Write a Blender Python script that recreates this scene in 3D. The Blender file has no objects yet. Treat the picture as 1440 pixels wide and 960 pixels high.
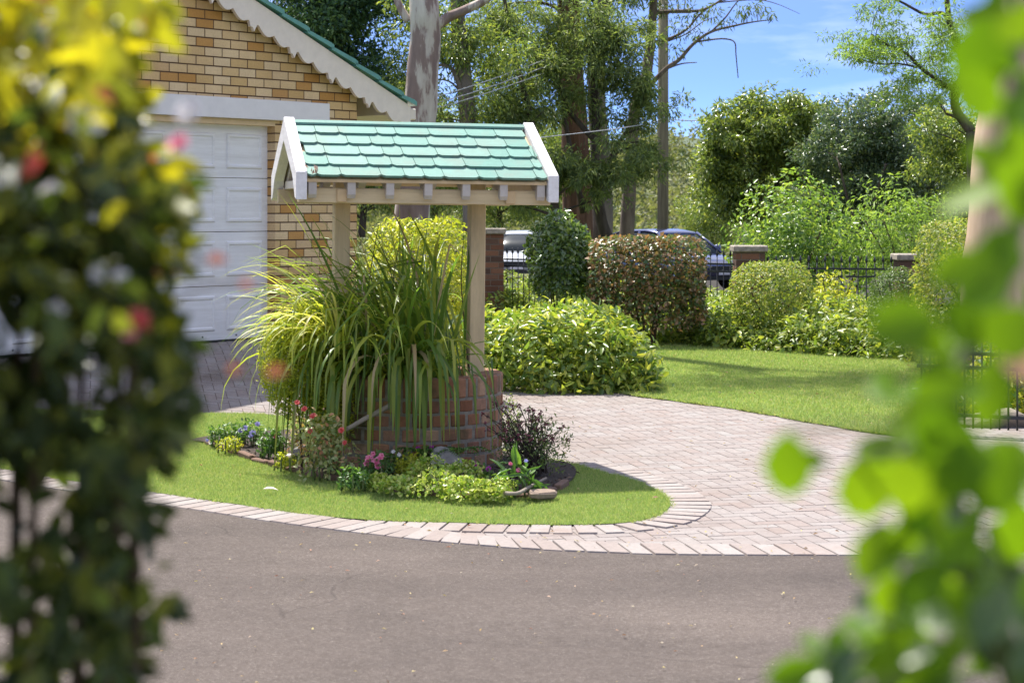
import bpy, bmesh, math, random
import numpy as np
from mathutils import Vector, Matrix
from mathutils.geometry import tessellate_polygon

rng = np.random.default_rng(11)
random.seed(11)
R = math.radians
scn = bpy.context.scene
COL = scn.collection
F, HY, CX, EYE = 2600.0, 295.0, 720.0, 1.6

# ------------------------------------------------------------------ layout helpers
GO = np.array((-1.570, 18.72))           # garage front corner
GU = np.array((.6366, .7712))            # along the gable wall
GN = np.array((.7712, -.6366))           # out of the gable wall

def sstep(t):
    t = np.clip(t, 0, 1)
    return t * t * (3 - 2 * t)

def gz(X, Y):
    """height of the ground"""
    X = np.asarray(X, float); Y = np.asarray(Y, float)
    q = (X - GO[0]) * GN[0] + (Y - GO[1]) * GN[1]
    t = (X - GO[0]) * GU[0] + (Y - GO[1]) * GU[1]
    ramp = .36 * sstep(1 - q / 3.4) * sstep(1 - (t - .6) / 2.2)
    far = -.5 * sstep((Y - 25) / 17)
    road_end = -5.0 * sstep((Y - 62) / 30)
    hill = 12.5 * sstep((Y - 95) / 130)
    return ramp * (Y < 60) + far + road_end + hill

def P(px, py, Y):
    return np.array(((px - CX) / F * Y, Y, EYE - (py - HY) / F * Y))

def G(px, py, off=0.0):
    d = (py - HY) / F
    Y = EYE / d
    for _ in range(60):
        z = float(gz((px - CX) / F * Y, Y)) + off
        Y = .5 * Y + .5 * (EYE - z) / d
    return np.array(((px - CX) / F * Y, Y, float(gz((px - CX) / F * Y, Y)) + off))

def smooth_curve(pts, n=8, closed=False):
    pts = [np.asarray(p, float) for p in pts]
    out = []
    m = len(pts)
    for i in range(m if closed else m - 1):
        if closed:
            p0, p1, p2, p3 = pts[(i - 1) % m], pts[i], pts[(i + 1) % m], pts[(i + 2) % m]
        else:
            p0, p1, p2, p3 = pts[max(i - 1, 0)], pts[i], pts[i + 1], pts[min(i + 2, m - 1)]
        for k in range(n):
            t = k / n
            out.append(.5 * ((2 * p1) + (-p0 + p2) * t + (2 * p0 - 5 * p1 + 4 * p2 - p3) * t * t + (-p0 + 3 * p1 - 3 * p2 + p3) * t ** 3))
    if not closed:
        out.append(pts[-1])
    return out

# ------------------------------------------------------------------ object helpers
def tag(o, label=None, cat=None, group=None, kind=None):
    if label: o['label'] = label
    if cat: o['category'] = cat
    if group: o['group'] = group
    if kind: o['kind'] = kind
    return o

def empty(name, loc, label, cat, group=None, rz=0.0, ry=0.0):
    o = bpy.data.objects.new(name, None)
    COL.objects.link(o)
    o.empty_display_size = .1
    o.location = [float(v) for v in loc]
    o.rotation_euler = (0, ry, rz)
    return tag(o, label, cat, group)

def wloc(o):
    v = np.zeros(3)
    while o is not None:
        v += np.array(o.location); o = o.parent
    return v

def link(name, me, mats, parent=None, smooth=False):
    o = bpy.data.objects.new(name, me)
    COL.objects.link(o)
    for m in (mats if isinstance(mats, (list, tuple)) else [mats]):
        me.materials.append(m)
    if len(me.polygons):
        me.polygons.foreach_set('use_smooth', np.full(len(me.polygons), bool(smooth)))
    if parent is not None:
        o.parent = parent
    return o

class MB:
    """collects verts and faces for one mesh object"""
    def __init__(s):
        s.v, s.f, s.m = [], [], []
    def add(s, verts, faces, mi=0):
        b = len(s.v)
        s.v.extend([tuple(map(float, p)) for p in verts])
        s.f.extend([tuple(i + b for i in f) for f in faces])
        s.m.extend([mi] * len(faces))
        return s
    def box(s, lo, hi, mi=0, M=None):
        x0, y0, z0 = lo; x1, y1, z1 = hi
        vs = [(x0, y0, z0), (x1, y0, z0), (x1, y1, z0), (x0, y1, z0), (x0, y0, z1), (x1, y0, z1), (x1, y1, z1), (x0, y1, z1)]
        if M is not None: vs = [tuple(M @ Vector(v)) for v in vs]
        return s.add(vs, [(0, 3, 2, 1), (4, 5, 6, 7), (0, 1, 5, 4), (1, 2, 6, 5), (2, 3, 7, 6), (3, 0, 4, 7)], mi)
    def prism(s, poly, axis, a, b, mi=0):
        """poly: 2D outline, extruded along axis (0 x, 1 y, 2 z) from a to b"""
        def mk(p, t):
            return {0: (t, p[0], p[1]), 1: (p[0], t, p[1]), 2: (p[0], p[1], t)}[axis]
        n = len(poly)
        vs = [mk(p, a) for p in poly] + [mk(p, b) for p in poly]
        tri = tessellate_polygon([[Vector((p[0], p[1], 0)) for p in poly]])
        fs = [tuple(t) for t in tri] + [tuple(i + n for i in reversed(t)) for t in tri]
        fs += [(i, (i + 1) % n, (i + 1) % n + n, i + n) for i in range(n)]
        return s.add(vs, fs, mi)
    def tube(s, pts, rad, n=8, mi=0, cap=True, wob=0.0):
        pts = [np.asarray(p, float) for p in pts]
        k = len(pts)
        if np.isscalar(rad): rad = [rad] * k
        vs, prev = [], None
        for i, p in enumerate(pts):
            d = pts[min(i + 1, k - 1)] - pts[max(i - 1, 0)]
            d = d / (np.linalg.norm(d) + 1e-9)
            if prev is None:
                a = np.array((1., 0, 0)) if abs(d[0]) < .8 else np.array((0, 1., 0))
            else: a = prev
            a = a - d * a.dot(d); a /= np.linalg.norm(a) + 1e-9
            prev = a
            b = np.cross(d, a)
            for j in range(n):
                t = 2 * math.pi * j / n
                r = rad[i] * (1 + wob * (math.sin(3 * t + i * .7) * .5 + random.uniform(-.5, .5)))
                vs.append(p + (a * math.cos(t) + b * math.sin(t)) * r)
        fs = [(i * n + j, i * n + (j + 1) % n, (i + 1) * n + (j + 1) % n, (i + 1) * n + j) for i in range(k - 1) for j in range(n)]
        if cap:
            fs += [tuple(range(n - 1, -1, -1)), tuple((k - 1) * n + j for j in range(n))]
        return s.add(vs, fs, mi)
    def lathe(s, prof, c=(0, 0, 0), n=24, mi=0, axis=2):
        vs = []
        for r, h in prof:
            for j in range(n):
                t = 2 * math.pi * j / n
                p = {2: (r * math.cos(t), r * math.sin(t), h), 1: (r * math.cos(t), h, r * math.sin(t)), 0: (h, r * math.cos(t), r * math.sin(t))}[axis]
                vs.append((c[0] + p[0], c[1] + p[1], c[2] + p[2]))
        k = len(prof)
        fs = [(i * n + j, i * n + (j + 1) % n, (i + 1) * n + (j + 1) % n, (i + 1) * n + j) for i in range(k - 1) for j in range(n)]
        fs += [tuple(range(n - 1, -1, -1)), tuple((k - 1) * n + j for j in range(n))]
        return s.add(vs, fs, mi)
    def build(s, name, mats, parent=None, smooth=False, world=False, bevel=0):
        me = bpy.data.meshes.new(name)
        v = s.v
        if world and parent is not None:
            w = wloc(parent)
            v = [(p[0] - w[0], p[1] - w[1], p[2] - w[2]) for p in v]
        me.from_pydata(v, [], s.f)
        me.polygons.foreach_set('material_index', s.m)
        bm = bmesh.new(); bm.from_mesh(me)
        bmesh.ops.recalc_face_normals(bm, faces=bm.faces)
        if bevel:
            bmesh.ops.bevel(bm, geom=bm.edges[:], offset=bevel, segments=1, affect='EDGES', clamp_overlap=True)
        bm.to_mesh(me); bm.free()
        me.update()
        return link(name, me, mats, parent, smooth)

# leaf templates: (u along, v across, w normal)
KITE = (np.array([(0, 0, 0), (.45, -.5, .12), (1, 0, -.08), (.45, .5, .12)]), [(0, 1, 2), (0, 2, 3)])
FINE = (np.array([(0, 0, 0), (.28, -.42, .07), (.28, 0, -.02), (.28, .42, .07), (.66, -.38, .03), (.66, 0, -.06), (.66, .38, .03), (1, 0, -.16)]),
        [(0, 1, 2), (0, 2, 3), (1, 4, 5, 2), (2, 5, 6, 3), (4, 7, 5), (5, 7, 6)])
ROUND = (np.array([(0, 0, 0), (.18, -.3, .06), (.2, 0, 0), (.18, .3, .06), (.5, -.5, .08), (.5, 0, -.02), (.5, .5, .08), (.83, -.33, .02), (.84, 0, -.05), (.83, .33, .02), (1, 0, -.1)]),
         [(0, 1, 2), (0, 2, 3), (1, 4, 5, 2), (2, 5, 6, 3), (4, 7, 8, 5), (5, 8, 9, 6), (7, 10, 8), (8, 10, 9)])
BLADE = (np.array([(0, -.5, 0), (0, .5, 0), (.55, 0, .0), (1, 0, -.12)])[[0, 1, 3]], [(0, 1, 2)])

def unit(a):
    return a / (np.linalg.norm(a, axis=-1, keepdims=True) + 1e-9)

def leaf_arrays(c, d, nrm, L, W, tpl=KITE):
    T, fs = tpl
    d = unit(d); nrm = unit(nrm - d * (nrm * d).sum(1, keepdims=True)); s = np.cross(d, nrm)
    L = np.broadcast_to(L, (len(c),)); W = np.broadcast_to(W, (len(c),))
    v = (c[:, None, :] + d[:, None, :] * (T[None, :, 0:1] * L[:, None, None]) + s[:, None, :] * (T[None, :, 1:2] * W[:, None, None])
         + nrm[:, None, :] * (T[None, :, 2:3] * L[:, None, None]))
    return v.reshape(-1, 3), len(T), fs, len(c)

def leaf_mesh(name, arrays, mats, parent=None, mi=None, smooth=True):
    """arrays: list of leaf_arrays results; mi: a material index per entry"""
    V, LV, LS, LT, MI = [], [], [], [], []
    vb = lb = 0
    for a, (v, k, fs, n) in enumerate(arrays):
        V.append(v)
        flat = np.concatenate([np.array(f) for f in fs]); tot = np.array([len(f) for f in fs])
        st = np.concatenate(([0], np.cumsum(tot)[:-1]))
        LV.append((flat[None, :] + (np.arange(n) * k)[:, None] + vb).ravel())
        LS.append((st[None, :] + (np.arange(n) * len(flat))[:, None] + lb).ravel())
        LT.append(np.tile(tot, n))
        MI.append(np.full(n * len(fs), 0 if mi is None else mi[a]))
        vb += n * k; lb += n * len(flat)
    V = np.concatenate(V)
    if parent is not None: V = V - wloc(parent)
    me = bpy.data.meshes.new(name)
    LV = np.concatenate(LV).astype(np.int32); LS = np.concatenate(LS).astype(np.int32); LT = np.concatenate(LT).astype(np.int32)
    me.vertices.add(len(V)); me.vertices.foreach_set('co', V.astype(np.float32).ravel())
    me.loops.add(len(LV)); me.loops.foreach_set('vertex_index', LV)
    me.polygons.add(len(LS)); me.polygons.foreach_set('loop_start', LS); me.polygons.foreach_set('loop_total', LT)
    me.polygons.foreach_set('material_index', np.concatenate(MI).astype(np.int32))
    me.update(calc_edges=True)
    return link(name, me, mats, parent, smooth)

def rdir(n):
    return unit(rng.normal(size=(n, 3)))

# ------------------------------------------------------------------ materials
def new_mat(name):
    m = bpy.data.materials.new(name); m.use_nodes = True
    nt = m.node_tree; nt.nodes.clear()
    out = nt.nodes.new('ShaderNodeOutputMaterial')
    b = nt.nodes.new('ShaderNodeBsdfPrincipled')
    nt.links.new(b.outputs[0], out.inputs[0])
    return m, nt, b, out

def ramp(nt, fac, cols, interp='LINEAR'):
    r = nt.nodes.new('ShaderNodeValToRGB')
    r.color_ramp.interpolation = interp
    e = r.color_ramp.elements
    while len(e) < len(cols): e.new(.5)
    for i, c in enumerate(cols):
        if len(c) == 2: pos, c = c
        else: pos = i / max(len(cols) - 1, 1)
        e[i].position = pos; e[i].color = (*c, 1)
    nt.links.new(fac, r.inputs[0])
    return r.outputs[0]

def noise(nt, scale, detail=4, rough=.6, vec=None, dim='3D'):
    n = nt.nodes.new('ShaderNodeTexNoise'); n.noise_dimensions = dim
    n.inputs['Scale'].default_value = scale; n.inputs['Detail'].default_value = detail; n.inputs['Roughness'].default_value = rough
    if vec is not None: nt.links.new(vec, n.inputs['Vector'])
    return n.outputs[0]

def coords(nt, kind='Object', scale=(1, 1, 1)):
    t = nt.nodes.new('ShaderNodeTexCoord')
    m = nt.nodes.new('ShaderNodeMapping'); m.inputs['Scale'].default_value = scale
    nt.links.new(t.outputs[kind], m.inputs[0])
    return m.outputs[0]

def math_(nt, op, a, b=None):
    n = nt.nodes.new('ShaderNodeMath'); n.operation = op
    for i, x in enumerate((a, b)):
        if x is None: continue
        if isinstance(x, (int, float)): n.inputs[i].default_value = x
        else: nt.links.new(x, n.inputs[i])
    return n.outputs[0]

def mix(nt, fac, a, b, mode='MIX'):
    n = nt.nodes.new('ShaderNodeMix'); n.data_type = 'RGBA'; n.blend_type = mode; n.clamp_factor = True
    for i, x in ((0, fac), (6, a), (7, b)):
        if isinstance(x, (int, float)): n.inputs[i].default_value = x
        elif isinstance(x, tuple): n.inputs[i].default_value = (*x, 1)
        else: nt.links.new(x, n.inputs[i])
    return n.outputs[2]

def bump(nt, b, h, strength=.3, dist=.01):
    n = nt.nodes.new('ShaderNodeBump'); n.inputs['Strength'].default_value = strength; n.inputs['Distance'].default_value = dist
    nt.links.new(h, n.inputs['Height']); nt.links.new(n.outputs[0], b.inputs['Normal'])

def rand_island(nt):
    return nt.nodes.new('ShaderNodeNewGeometry').outputs['Random Per Island']

def leaf_mat(name, cols, trans=.4, tint=(1.6, 1.65, .75), rough=.42, spec=.4, gain=None):
    m, nt, b, out = new_mat(name)
    if gain is None: gain = 1.0 if ('petal' in name or 'litter' in name or 'dry' in name or 'chip' in name) else 1.4
    if gain != 1.0:
        cols = [(c[0] * 1.06, c[1] * .97, c[2] * 1.15 + .006) for c in cols]
    cols = [tuple(min(.85, x * gain) for x in c) for c in cols]
    c = ramp(nt, rand_island(nt), cols)
    nt.links.new(c, b.inputs['Base Color'])
    b.inputs['Roughness'].default_value = rough
    b.inputs['Specular IOR Level'].default_value = spec
    t = nt.nodes.new('ShaderNodeBsdfTranslucent')
    nt.links.new(mix(nt, 1.0, c, tint, 'MULTIPLY'), t.inputs['Color'])
    mx = nt.nodes.new('ShaderNodeMixShader'); mx.inputs[0].default_value = trans
    nt.links.new(b.outputs[0], mx.inputs[1]); nt.links.new(t.outputs[0], mx.inputs[2])
    nt.links.new(mx.outputs[0], out.inputs[0])
    return m

def plain(name, col, rough=.6, var=.12, scale=9.0, metal=0.0, spec=.4, bmp=0.0):
    m, nt, b, out = new_mat(name)
    n = noise(nt, scale, 5, .65, coords(nt))
    lo = tuple(x * (1 - var) for x in col); hi = tuple(min(x * (1 + var), 1) for x in col)
    nt.links.new(ramp(nt, n, [(.3, lo), (.7, hi)]), b.inputs['Base Color'])
    b.inputs['Roughness'].default_value = rough; b.inputs['Metallic'].default_value = metal
    b.inputs['Specular IOR Level'].default_value = spec
    if bmp: bump(nt, b, noise(nt, scale * 6, 4, .7, coords(nt)), bmp, .004)
    return m

def bark_mat(name, cols, scale=(6, 6, 1.2), bmp=.5, dist=.02, rough=.85):
    m, nt, b, out = new_mat(name)
    v = coords(nt, 'Object', scale)
    n = noise(nt, 1.0, 6, .62, v)
    nt.links.new(ramp(nt, n, cols), b.inputs['Base Color'])
    b.inputs['Roughness'].default_value = rough; b.inputs['Specular IOR Level'].default_value = .2
    bump(nt, b, noise(nt, 3.0, 6, .7, v), bmp, dist)
    return m

def island_mat(name, cols, rough=.8, nscale=30, namp=.25, bmp=.3, stain=None):
    """a colour per brick / tile / stone, with a fine grain"""
    m, nt, b, out = new_mat(name)
    c = ramp(nt, rand_island(nt), cols)
    g = ramp(nt, noise(nt, nscale, 6, .7, coords(nt)), [(.25, (1 - namp,) * 3), (.75, (1 + namp * .4,) * 3)])
    c = mix(nt, 1.0, c, g, 'MULTIPLY')
    if stain:
        col, sc, lo, hi = stain
        f = ramp(nt, noise(nt, sc, 5, .65, coords(nt)), [(lo, (0, 0, 0)), (hi, (1, 1, 1))])
        c = mix(nt, f, c, col)
    nt.links.new(c, b.inputs['Base Color'])
    b.inputs['Roughness'].default_value = rough; b.inputs['Specular IOR Level'].default_value = .25
    bump(nt, b, noise(nt, nscale * 3, 4, .7, coords(nt)), bmp, .003)
    return m

def brick_wall_mat(name, bw, bh, mort, cols, mcol, ax=0):
    """running bond on local x (ax=0) or y (ax=1) and z"""
    m, nt, b, out = new_mat(name)
    v = coords(nt)
    sp = nt.nodes.new('ShaderNodeSeparateXYZ'); nt.links.new(v, sp.inputs[0])
    row = math_(nt, 'FLOOR', math_(nt, 'DIVIDE', sp.outputs[2], bh))
    u = math_(nt, 'ADD', math_(nt, 'DIVIDE', sp.outputs[ax], bw), math_(nt, 'MULTIPLY', math_(nt, 'MODULO', math_(nt, 'ADD', row, 1000), 2.0), .5))
    colm = math_(nt, 'FLOOR', u)
    fu = math_(nt, 'FRACT', math_(nt, 'ADD', u, 1000)); fv = math_(nt, 'FRACT', math_(nt, 'ADD', math_(nt, 'DIVIDE', sp.outputs[2], bh), 1000))
    eu = math_(nt, 'MULTIPLY', math_(nt, 'MINIMUM', fu, math_(nt, 'SUBTRACT', 1.0, fu)), bw)
    ev = math_(nt, 'MULTIPLY', math_(nt, 'MINIMUM', fv, math_(nt, 'SUBTRACT', 1.0, fv)), bh)
    e = math_(nt, 'MINIMUM', math_(nt, 'MULTIPLY', eu, 1.25), ev)
    mask = ramp(nt, math_(nt, 'DIVIDE', e, mort), [(.42, (0, 0, 0)), (.62, (1, 1, 1))])
    cb = nt.nodes.new('ShaderNodeCombineXYZ'); nt.links.new(colm, cb.inputs[0]); nt.links.new(row, cb.inputs[1])
    wn = nt.nodes.new('ShaderNodeTexWhiteNoise'); wn.noise_dimensions = '2D'; nt.links.new(cb.outputs[0], wn.inputs['Vector'])
    c = ramp(nt, wn.outputs['Value'], cols)
    g = ramp(nt, noise(nt, 60, 5, .7, v), [(.25, (.82, .8, .78)), (.75, (1.08, 1.08, 1.08))])
    c = mix(nt, 1.0, c, g, 'MULTIPLY')
    wth = ramp(nt, noise(nt, 1.1, 7, .7, v), [(.3, (.84, .81, .77)), (.65, (1.06, 1.06, 1.06))])
    c = mix(nt, 1.0, c, wth, 'MULTIPLY')
    nt.links.new(mix(nt, mask, mcol, c), b.inputs['Base Color'])
    b.inputs['Roughness'].default_value = .8; b.inputs['Specular IOR Level'].default_value = .25
    bump(nt, b, mask, .9, .008)
    return m

M = {}
M['leaf_hedge'] = leaf_mat('yellow_green_leaf', [(.10, .15, .012), (.17, .21, .016), (.24, .26, .02), (.29, .31, .03)], .4, gain=1.7)
M['leaf_mound'] = leaf_mat('mound_leaf', [(.04, .08, .010), (.075, .12, .014), (.13, .17, .018), (.22, .235, .03)], .38, rough=.32, spec=.5, gain=2.2)
M['leaf_camellia'] = leaf_mat('camellia_leaf', [(.022, .042, .008), (.034, .062, .010), (.05, .085, .013), (.08, .11, .02)], .3, rough=.22, spec=.8, gain=2.7)
M['leaf_purple'] = leaf_mat('bronze_hedge_leaf', [(.03, .065, .012), (.05, .085, .016), (.08, .085, .02), (.13, .085, .03), (.19, .12, .045)], .3, (1.5, 1.4, .9), rough=.35, spec=.5, gain=1.9)
M['leaf_round'] = leaf_mat('clipped_shrub_leaf', [(.06, .10, .015), (.10, .15, .02), (.16, .20, .03), (.26, .26, .06)], .38, gain=1.7)
M['leaf_box'] = leaf_mat('box_leaf', [(.03, .06, .012), (.05, .09, .015), (.09, .13, .02)], .32, gain=1.7)
M['leaf_cover'] = leaf_mat('groundcover_leaf', [(.04, .075, .010), (.075, .12, .013), (.12, .165, .018), (.20, .225, .03)], .4, rough=.4, gain=1.9)
M['leaf_gum'] = leaf_mat('gum_leaf', [(.04, .065, .016), (.06, .09, .02), (.09, .12, .03)], .35, gain=2.1)
M['leaf_conifer'] = leaf_mat('dark_conifer_leaf', [(.012, .032, .014), (.02, .05, .016), (.035, .075, .02), (.06, .1, .022)], .22, rough=.55, spec=.25, gain=1.8)
M['leaf_wattle'] = leaf_mat('wattle_leaf', [(.04, .065, .02), (.065, .10, .028), (.10, .14, .035), (.14, .17, .045)], .38, rough=.5, gain=2.1)
M['leaf_olive'] = leaf_mat('olive_tree_leaf', [(.03, .055, .012), (.055, .085, .015), (.085, .12, .02), (.15, .175, .028)], .36, rough=.3, spec=.5, gain=2.4)
M['leaf_dark'] = leaf_mat('grey_green_leaf', [(.02, .042, .016), (.035, .065, .024), (.06, .09, .034), (.10, .13, .055)], .28, rough=.3, spec=.6, gain=2.1)
M['leaf_feather'] = leaf_mat('feathery_leaf', [(.055, .10, .02), (.09, .15, .025), (.13, .19, .03)], .45, gain=2.1)
M['leaf_bright'] = leaf_mat('bright_shrub_leaf', [(.05, .10, .018), (.08, .15, .022), (.12, .20, .028), (.20, .26, .05)], .42, rough=.3, spec=.5, gain=1.6)
M['leaf_far'] = leaf_mat('far_wood_leaf', [(.055, .075, .025), (.085, .105, .035), (.12, .135, .05), (.15, .16, .07)], .3, rough=.6, spec=.2, gain=1.5)
M['leaf_front_dark'] = leaf_mat('glossy_dark_leaf', [(.020, .036, .005), (.034, .056, .007), (.06, .09, .010), (.13, .15, .016)], .42, rough=.4, spec=.25, gain=1.2)
M['leaf_front_young'] = leaf_mat('young_yellow_leaf', [(.14, .17, .008), (.22, .24, .01), (.28, .28, .012)], .5, (1.7, 1.6, .6), rough=.35)
M['leaf_front_red'] = leaf_mat('red_orange_young_leaf', [(.35, .10, .03), (.45, .16, .05), (.30, .05, .03)], .45, (1.5, 1.1, .8), rough=.4)
M['leaf_front_lime'] = leaf_mat('lime_leaf', [(.09, .20, .008), (.13, .26, .010), (.19, .32, .014)], .6, (1.5, 1.35, .5), rough=.45, spec=.25, gain=1.0)
M['leaf_strap'] = leaf_mat('strap_leaf', [(.045, .09, .012), (.07, .13, .015), (.12, .18, .02), (.22, .25, .035)], .52, rough=.35, spec=.45, gain=1.5)
M['leaf_strap_pale'] = leaf_mat('pale_strap_leaf', [(.14, .20, .018), (.21, .27, .028), (.32, .35, .06), (.42, .41, .15)], .52, rough=.4, gain=1.5)
M['leaf_fine'] = leaf_mat('fine_yellow_leaf', [(.13, .17, .012), (.20, .23, .018), (.27, .29, .03)], .55, gain=1.7)
M['leaf_sedum'] = leaf_mat('fleshy_pale_leaf', [(.12, .22, .02), (.20, .30, .03), (.30, .36, .05), (.36, .38, .15)], .3, (1.4, 1.5, .8), rough=.35)
M['leaf_bud'] = leaf_mat('red_edged_leaf', [(.08, .13, .03), (.14, .19, .05), (.20, .24, .08), (.24, .26, .10), (.26, .26, .10), (.36, .16, .08)], .35, gain=1.5)
M['leaf_small'] = leaf_mat('bedding_leaf', [(.03, .075, .012), (.05, .11, .016), (.08, .15, .02)], .35, gain=1.7)
M['leaf_airy'] = leaf_mat('airy_plant_leaf', [(.04, .065, .02), (.065, .10, .022), (.11, .14, .035)], .4, gain=2.0)
M['grass'] = leaf_mat('grass_blade', [(.15, .25, .05), (.205, .32, .065), (.265, .365, .09), (.38, .40, .15)], .4, (1.3, 1.25, .8), rough=.6, spec=.2, gain=1.2)
M['petal_white'] = leaf_mat('white_petal', [(.78, .76, .74), (.85, .82, .82), (.80, .68, .70)], .35, (1, 1, 1), rough=.5)
M['petal_pink'] = leaf_mat('pink_petal', [(.62, .10, .22), (.75, .22, .33), (.80, .38, .45)], .35, (1.1, 1, 1), rough=.5)
M['petal_magenta'] = leaf_mat('magenta_petal', [(.30, .02, .25), (.42, .04, .30)], .3, (1.2, 1, 1.1), rough=.5)
M['petal_violet'] = leaf_mat('violet_petal', [(.36, .32, .72), (.5, .47, .82), (.7, .68, .9)], .3, (1, 1, 1), rough=.5)
M['petal_red'] = leaf_mat('red_petal', [(.55, .05, .05), (.65, .12, .10), (.7, .25, .22)], .35, (1.2, 1, 1), rough=.5)
M['petal_dusky'] = leaf_mat('dusky_petal', [(.10, .03, .035), (.18, .05, .06), (.32, .10, .13)], .3, (1.2, 1, 1), rough=.5)
M['petal_yellow'] = leaf_mat('yellow_petal', [(.6, .45, .03), (.65, .55, .08)], .3, (1, 1, 1), rough=.5)

def timber_paint(name, col, stain, axis, amt=.5):
    m, nt, b, out = new_mat(name)
    sc = [26, 26, 26]; sc[axis] = 1.6
    v = coords(nt, 'Object', tuple(sc))
    g = ramp(nt, noise(nt, 1.0, 6, .7, v), [(.3, (.86, .85, .83)), (.6, (1.03, 1.03, 1.03))])
    c = mix(nt, 1.0, col, g, 'MULTIPLY')
    sc2 = [9, 9, 9]; sc2[axis] = 2.2
    f = ramp(nt, noise(nt, 1.0, 7, .72, coords(nt, 'Object', tuple(sc2))), [(.50, (0, 0, 0)), (.82, (amt,) * 3)])
    nt.links.new(mix(nt, f, c, stain), b.inputs['Base Color'])
    b.inputs['Roughness'].default_value = .6; b.inputs['Specular IOR Level'].default_value = .3
    bump(nt, b, noise(nt, 1.0, 6, .75, v), .35, .002)
    return m

M['paint_white'] = plain('white_paint', (.80, .79, .78), .45, .05, 14)
M['paint_cream'] = plain('cream_paint', (.72, .63, .53), .5, .06, 12)
M['paint_tan'] = plain('tan_paint', (.62, .45, .25), .55, .07, 14)
M['paint_rafter'] = plain('grey_rafter_paint', (.50, .45, .40), .55, .1, 12)
M['post_paint'] = timber_paint('post_paint', (.62, .48, .275), (.28, .22, .15), 2, .75)
M['beam_paint'] = timber_paint('beam_paint', (.64, .51, .31), (.30, .24, .17), 0, .7)
M['barge_paint'] = timber_paint('barge_paint', (.78, .75, .73), (.42, .38, .34), 1, .55)
M['paint_grey'] = plain('header_paint', (.72, .68, .66), .5, .04, 8)
M['door_white'] = timber_paint('door_enamel', (.78, .76, .75), (.56, .53, .50), 0, .35)
M['dark_seal'] = plain('black_rubber', (.03, .03, .03), .7)
M['iron'] = plain('black_iron', (.035, .037, .04), .4, .2, 20, .3)
M['stem_brown'] = bark_mat('brown_stem', [(.06, .04, .025), (.13, .085, .055)], (40, 40, 10), .3, .004)
M['stem_green'] = plain('green_stem', (.10, .13, .04), .6)
M['stem_dark'] = plain('dark_twig', (.045, .03, .022), .8)
M['soil'] = plain('dark_mulch', (.045, .032, .024), .95, .6, 40, bmp=1.0)
M['rock'] = plain('grey_rock', (.26, .24, .22), .85, .35, 18, bmp=.8)
M['quartz'] = plain('pale_pink_rock', (.52, .43, .40), .6, .2, 30, bmp=.5)
M['wood_grey'] = bark_mat('weathered_log', [(.16, .13, .10), (.34, .29, .23)], (30, 30, 5), .4, .006)

# ------------------------------------------------------------------ ground sheets
def sheet(name, outline, off, mat, cell=.25, smooth=True):
    pts = [(float(p[0]), float(p[1])) for p in outline]
    bm = bmesh.new()
    vs = [bm.verts.new((x, y, 0)) for x, y in pts]
    for t in tessellate_polygon([[Vector((x, y, 0)) for x, y in pts]]):
        try: bm.faces.new([vs[i] for i in t])
        except ValueError: pass
    xs = [p[0] for p in pts]; ys = [p[1] for p in pts]
    if cell:
        for ax, lo, hi in ((0, min(xs), max(xs)), (1, min(ys), max(ys))):
            g = lo + cell
            while g < hi:
                co = (g, 0, 0) if ax == 0 else (0, g, 0); no = (1, 0, 0) if ax == 0 else (0, 1, 0)
                bmesh.ops.bisect_plane(bm, geom=bm.verts[:] + bm.edges[:] + bm.faces[:], plane_co=co, plane_no=no)
                g += cell
    for v in bm.verts: v.co.z = float(gz(v.co.x, v.co.y)) + off
    bmesh.ops.recalc_face_normals(bm, faces=bm.faces)
    for f in bm.faces:
        if f.normal.z < 0: f.normal_flip()
    me = bpy.data.meshes.new(name); bm.to_mesh(me); bm.free()
    return link(name, me, mat, None, smooth)

def inside(poly, x, y):
    poly = np.asarray([(p[0], p[1]) for p in poly]); n = len(poly)
    res = np.zeros(x.shape, bool)
    j = n - 1
    for i in range(n):
        xi, yi = poly[i]; xj, yj = poly[j]
        c = ((yi > y) != (yj > y)) & (x < (xj - xi) * (y - yi) / (yj - yi + 1e-12) + xi)
        res ^= c; j = i
    return res

A_edge = smooth_curve([G(*p) for p in [(-330, 622), (-150, 648), (0, 676), (100, 692), (270, 717), (400, 737), (520, 752), (640, 765), (760, 774), (850, 778), (960, 781), (1200, 782), (1440, 782), (2000, 782)]], 8)
isl_low = smooth_curve([G(*p) for p in [(-330, 607), (-150, 634), (0, 661), (100, 678), (270, 702), (400, 721), (500, 732), (606, 736), (740, 739.5), (840, 739.5), (895, 735), (930, 724), (943, 711), (931, 697), (900, 681), (850, 666), (800, 653)]], 6)
isl_top = smooth_curve([G(*p) for p in [(800, 653), (740, 641), (650, 625), (520, 604), (400, 587), (270, 582), (100, 578), (0, 577), (-330, 572)]], 4)
ISLAND = isl_low + isl_top[1:]
bed_c = smooth_curve([G(*p) for p in [(270, 622), (296, 628), (380, 657), (500, 684), (600, 699), (700, 704), (765, 699), (806, 678), (802, 657), (740, 645), (650, 628), (520, 612), (420, 608), (330, 613)]], 5, True)
lawn_front = smooth_curve([G(*p) for p in [(800, 548), (868, 553), (900, 558), (1000, 571), (1060, 580), (1160, 598), (1240, 611), (1300, 618), (1345, 622)]], 6)
lawn_back = [G(*p) for p in [(1345, 506), (1290, 502), (1200, 492), (1100, 487), (1030, 481), (960, 474), (868, 464), (740, 462)]]
LAWN = lawn_front + lawn_back

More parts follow.
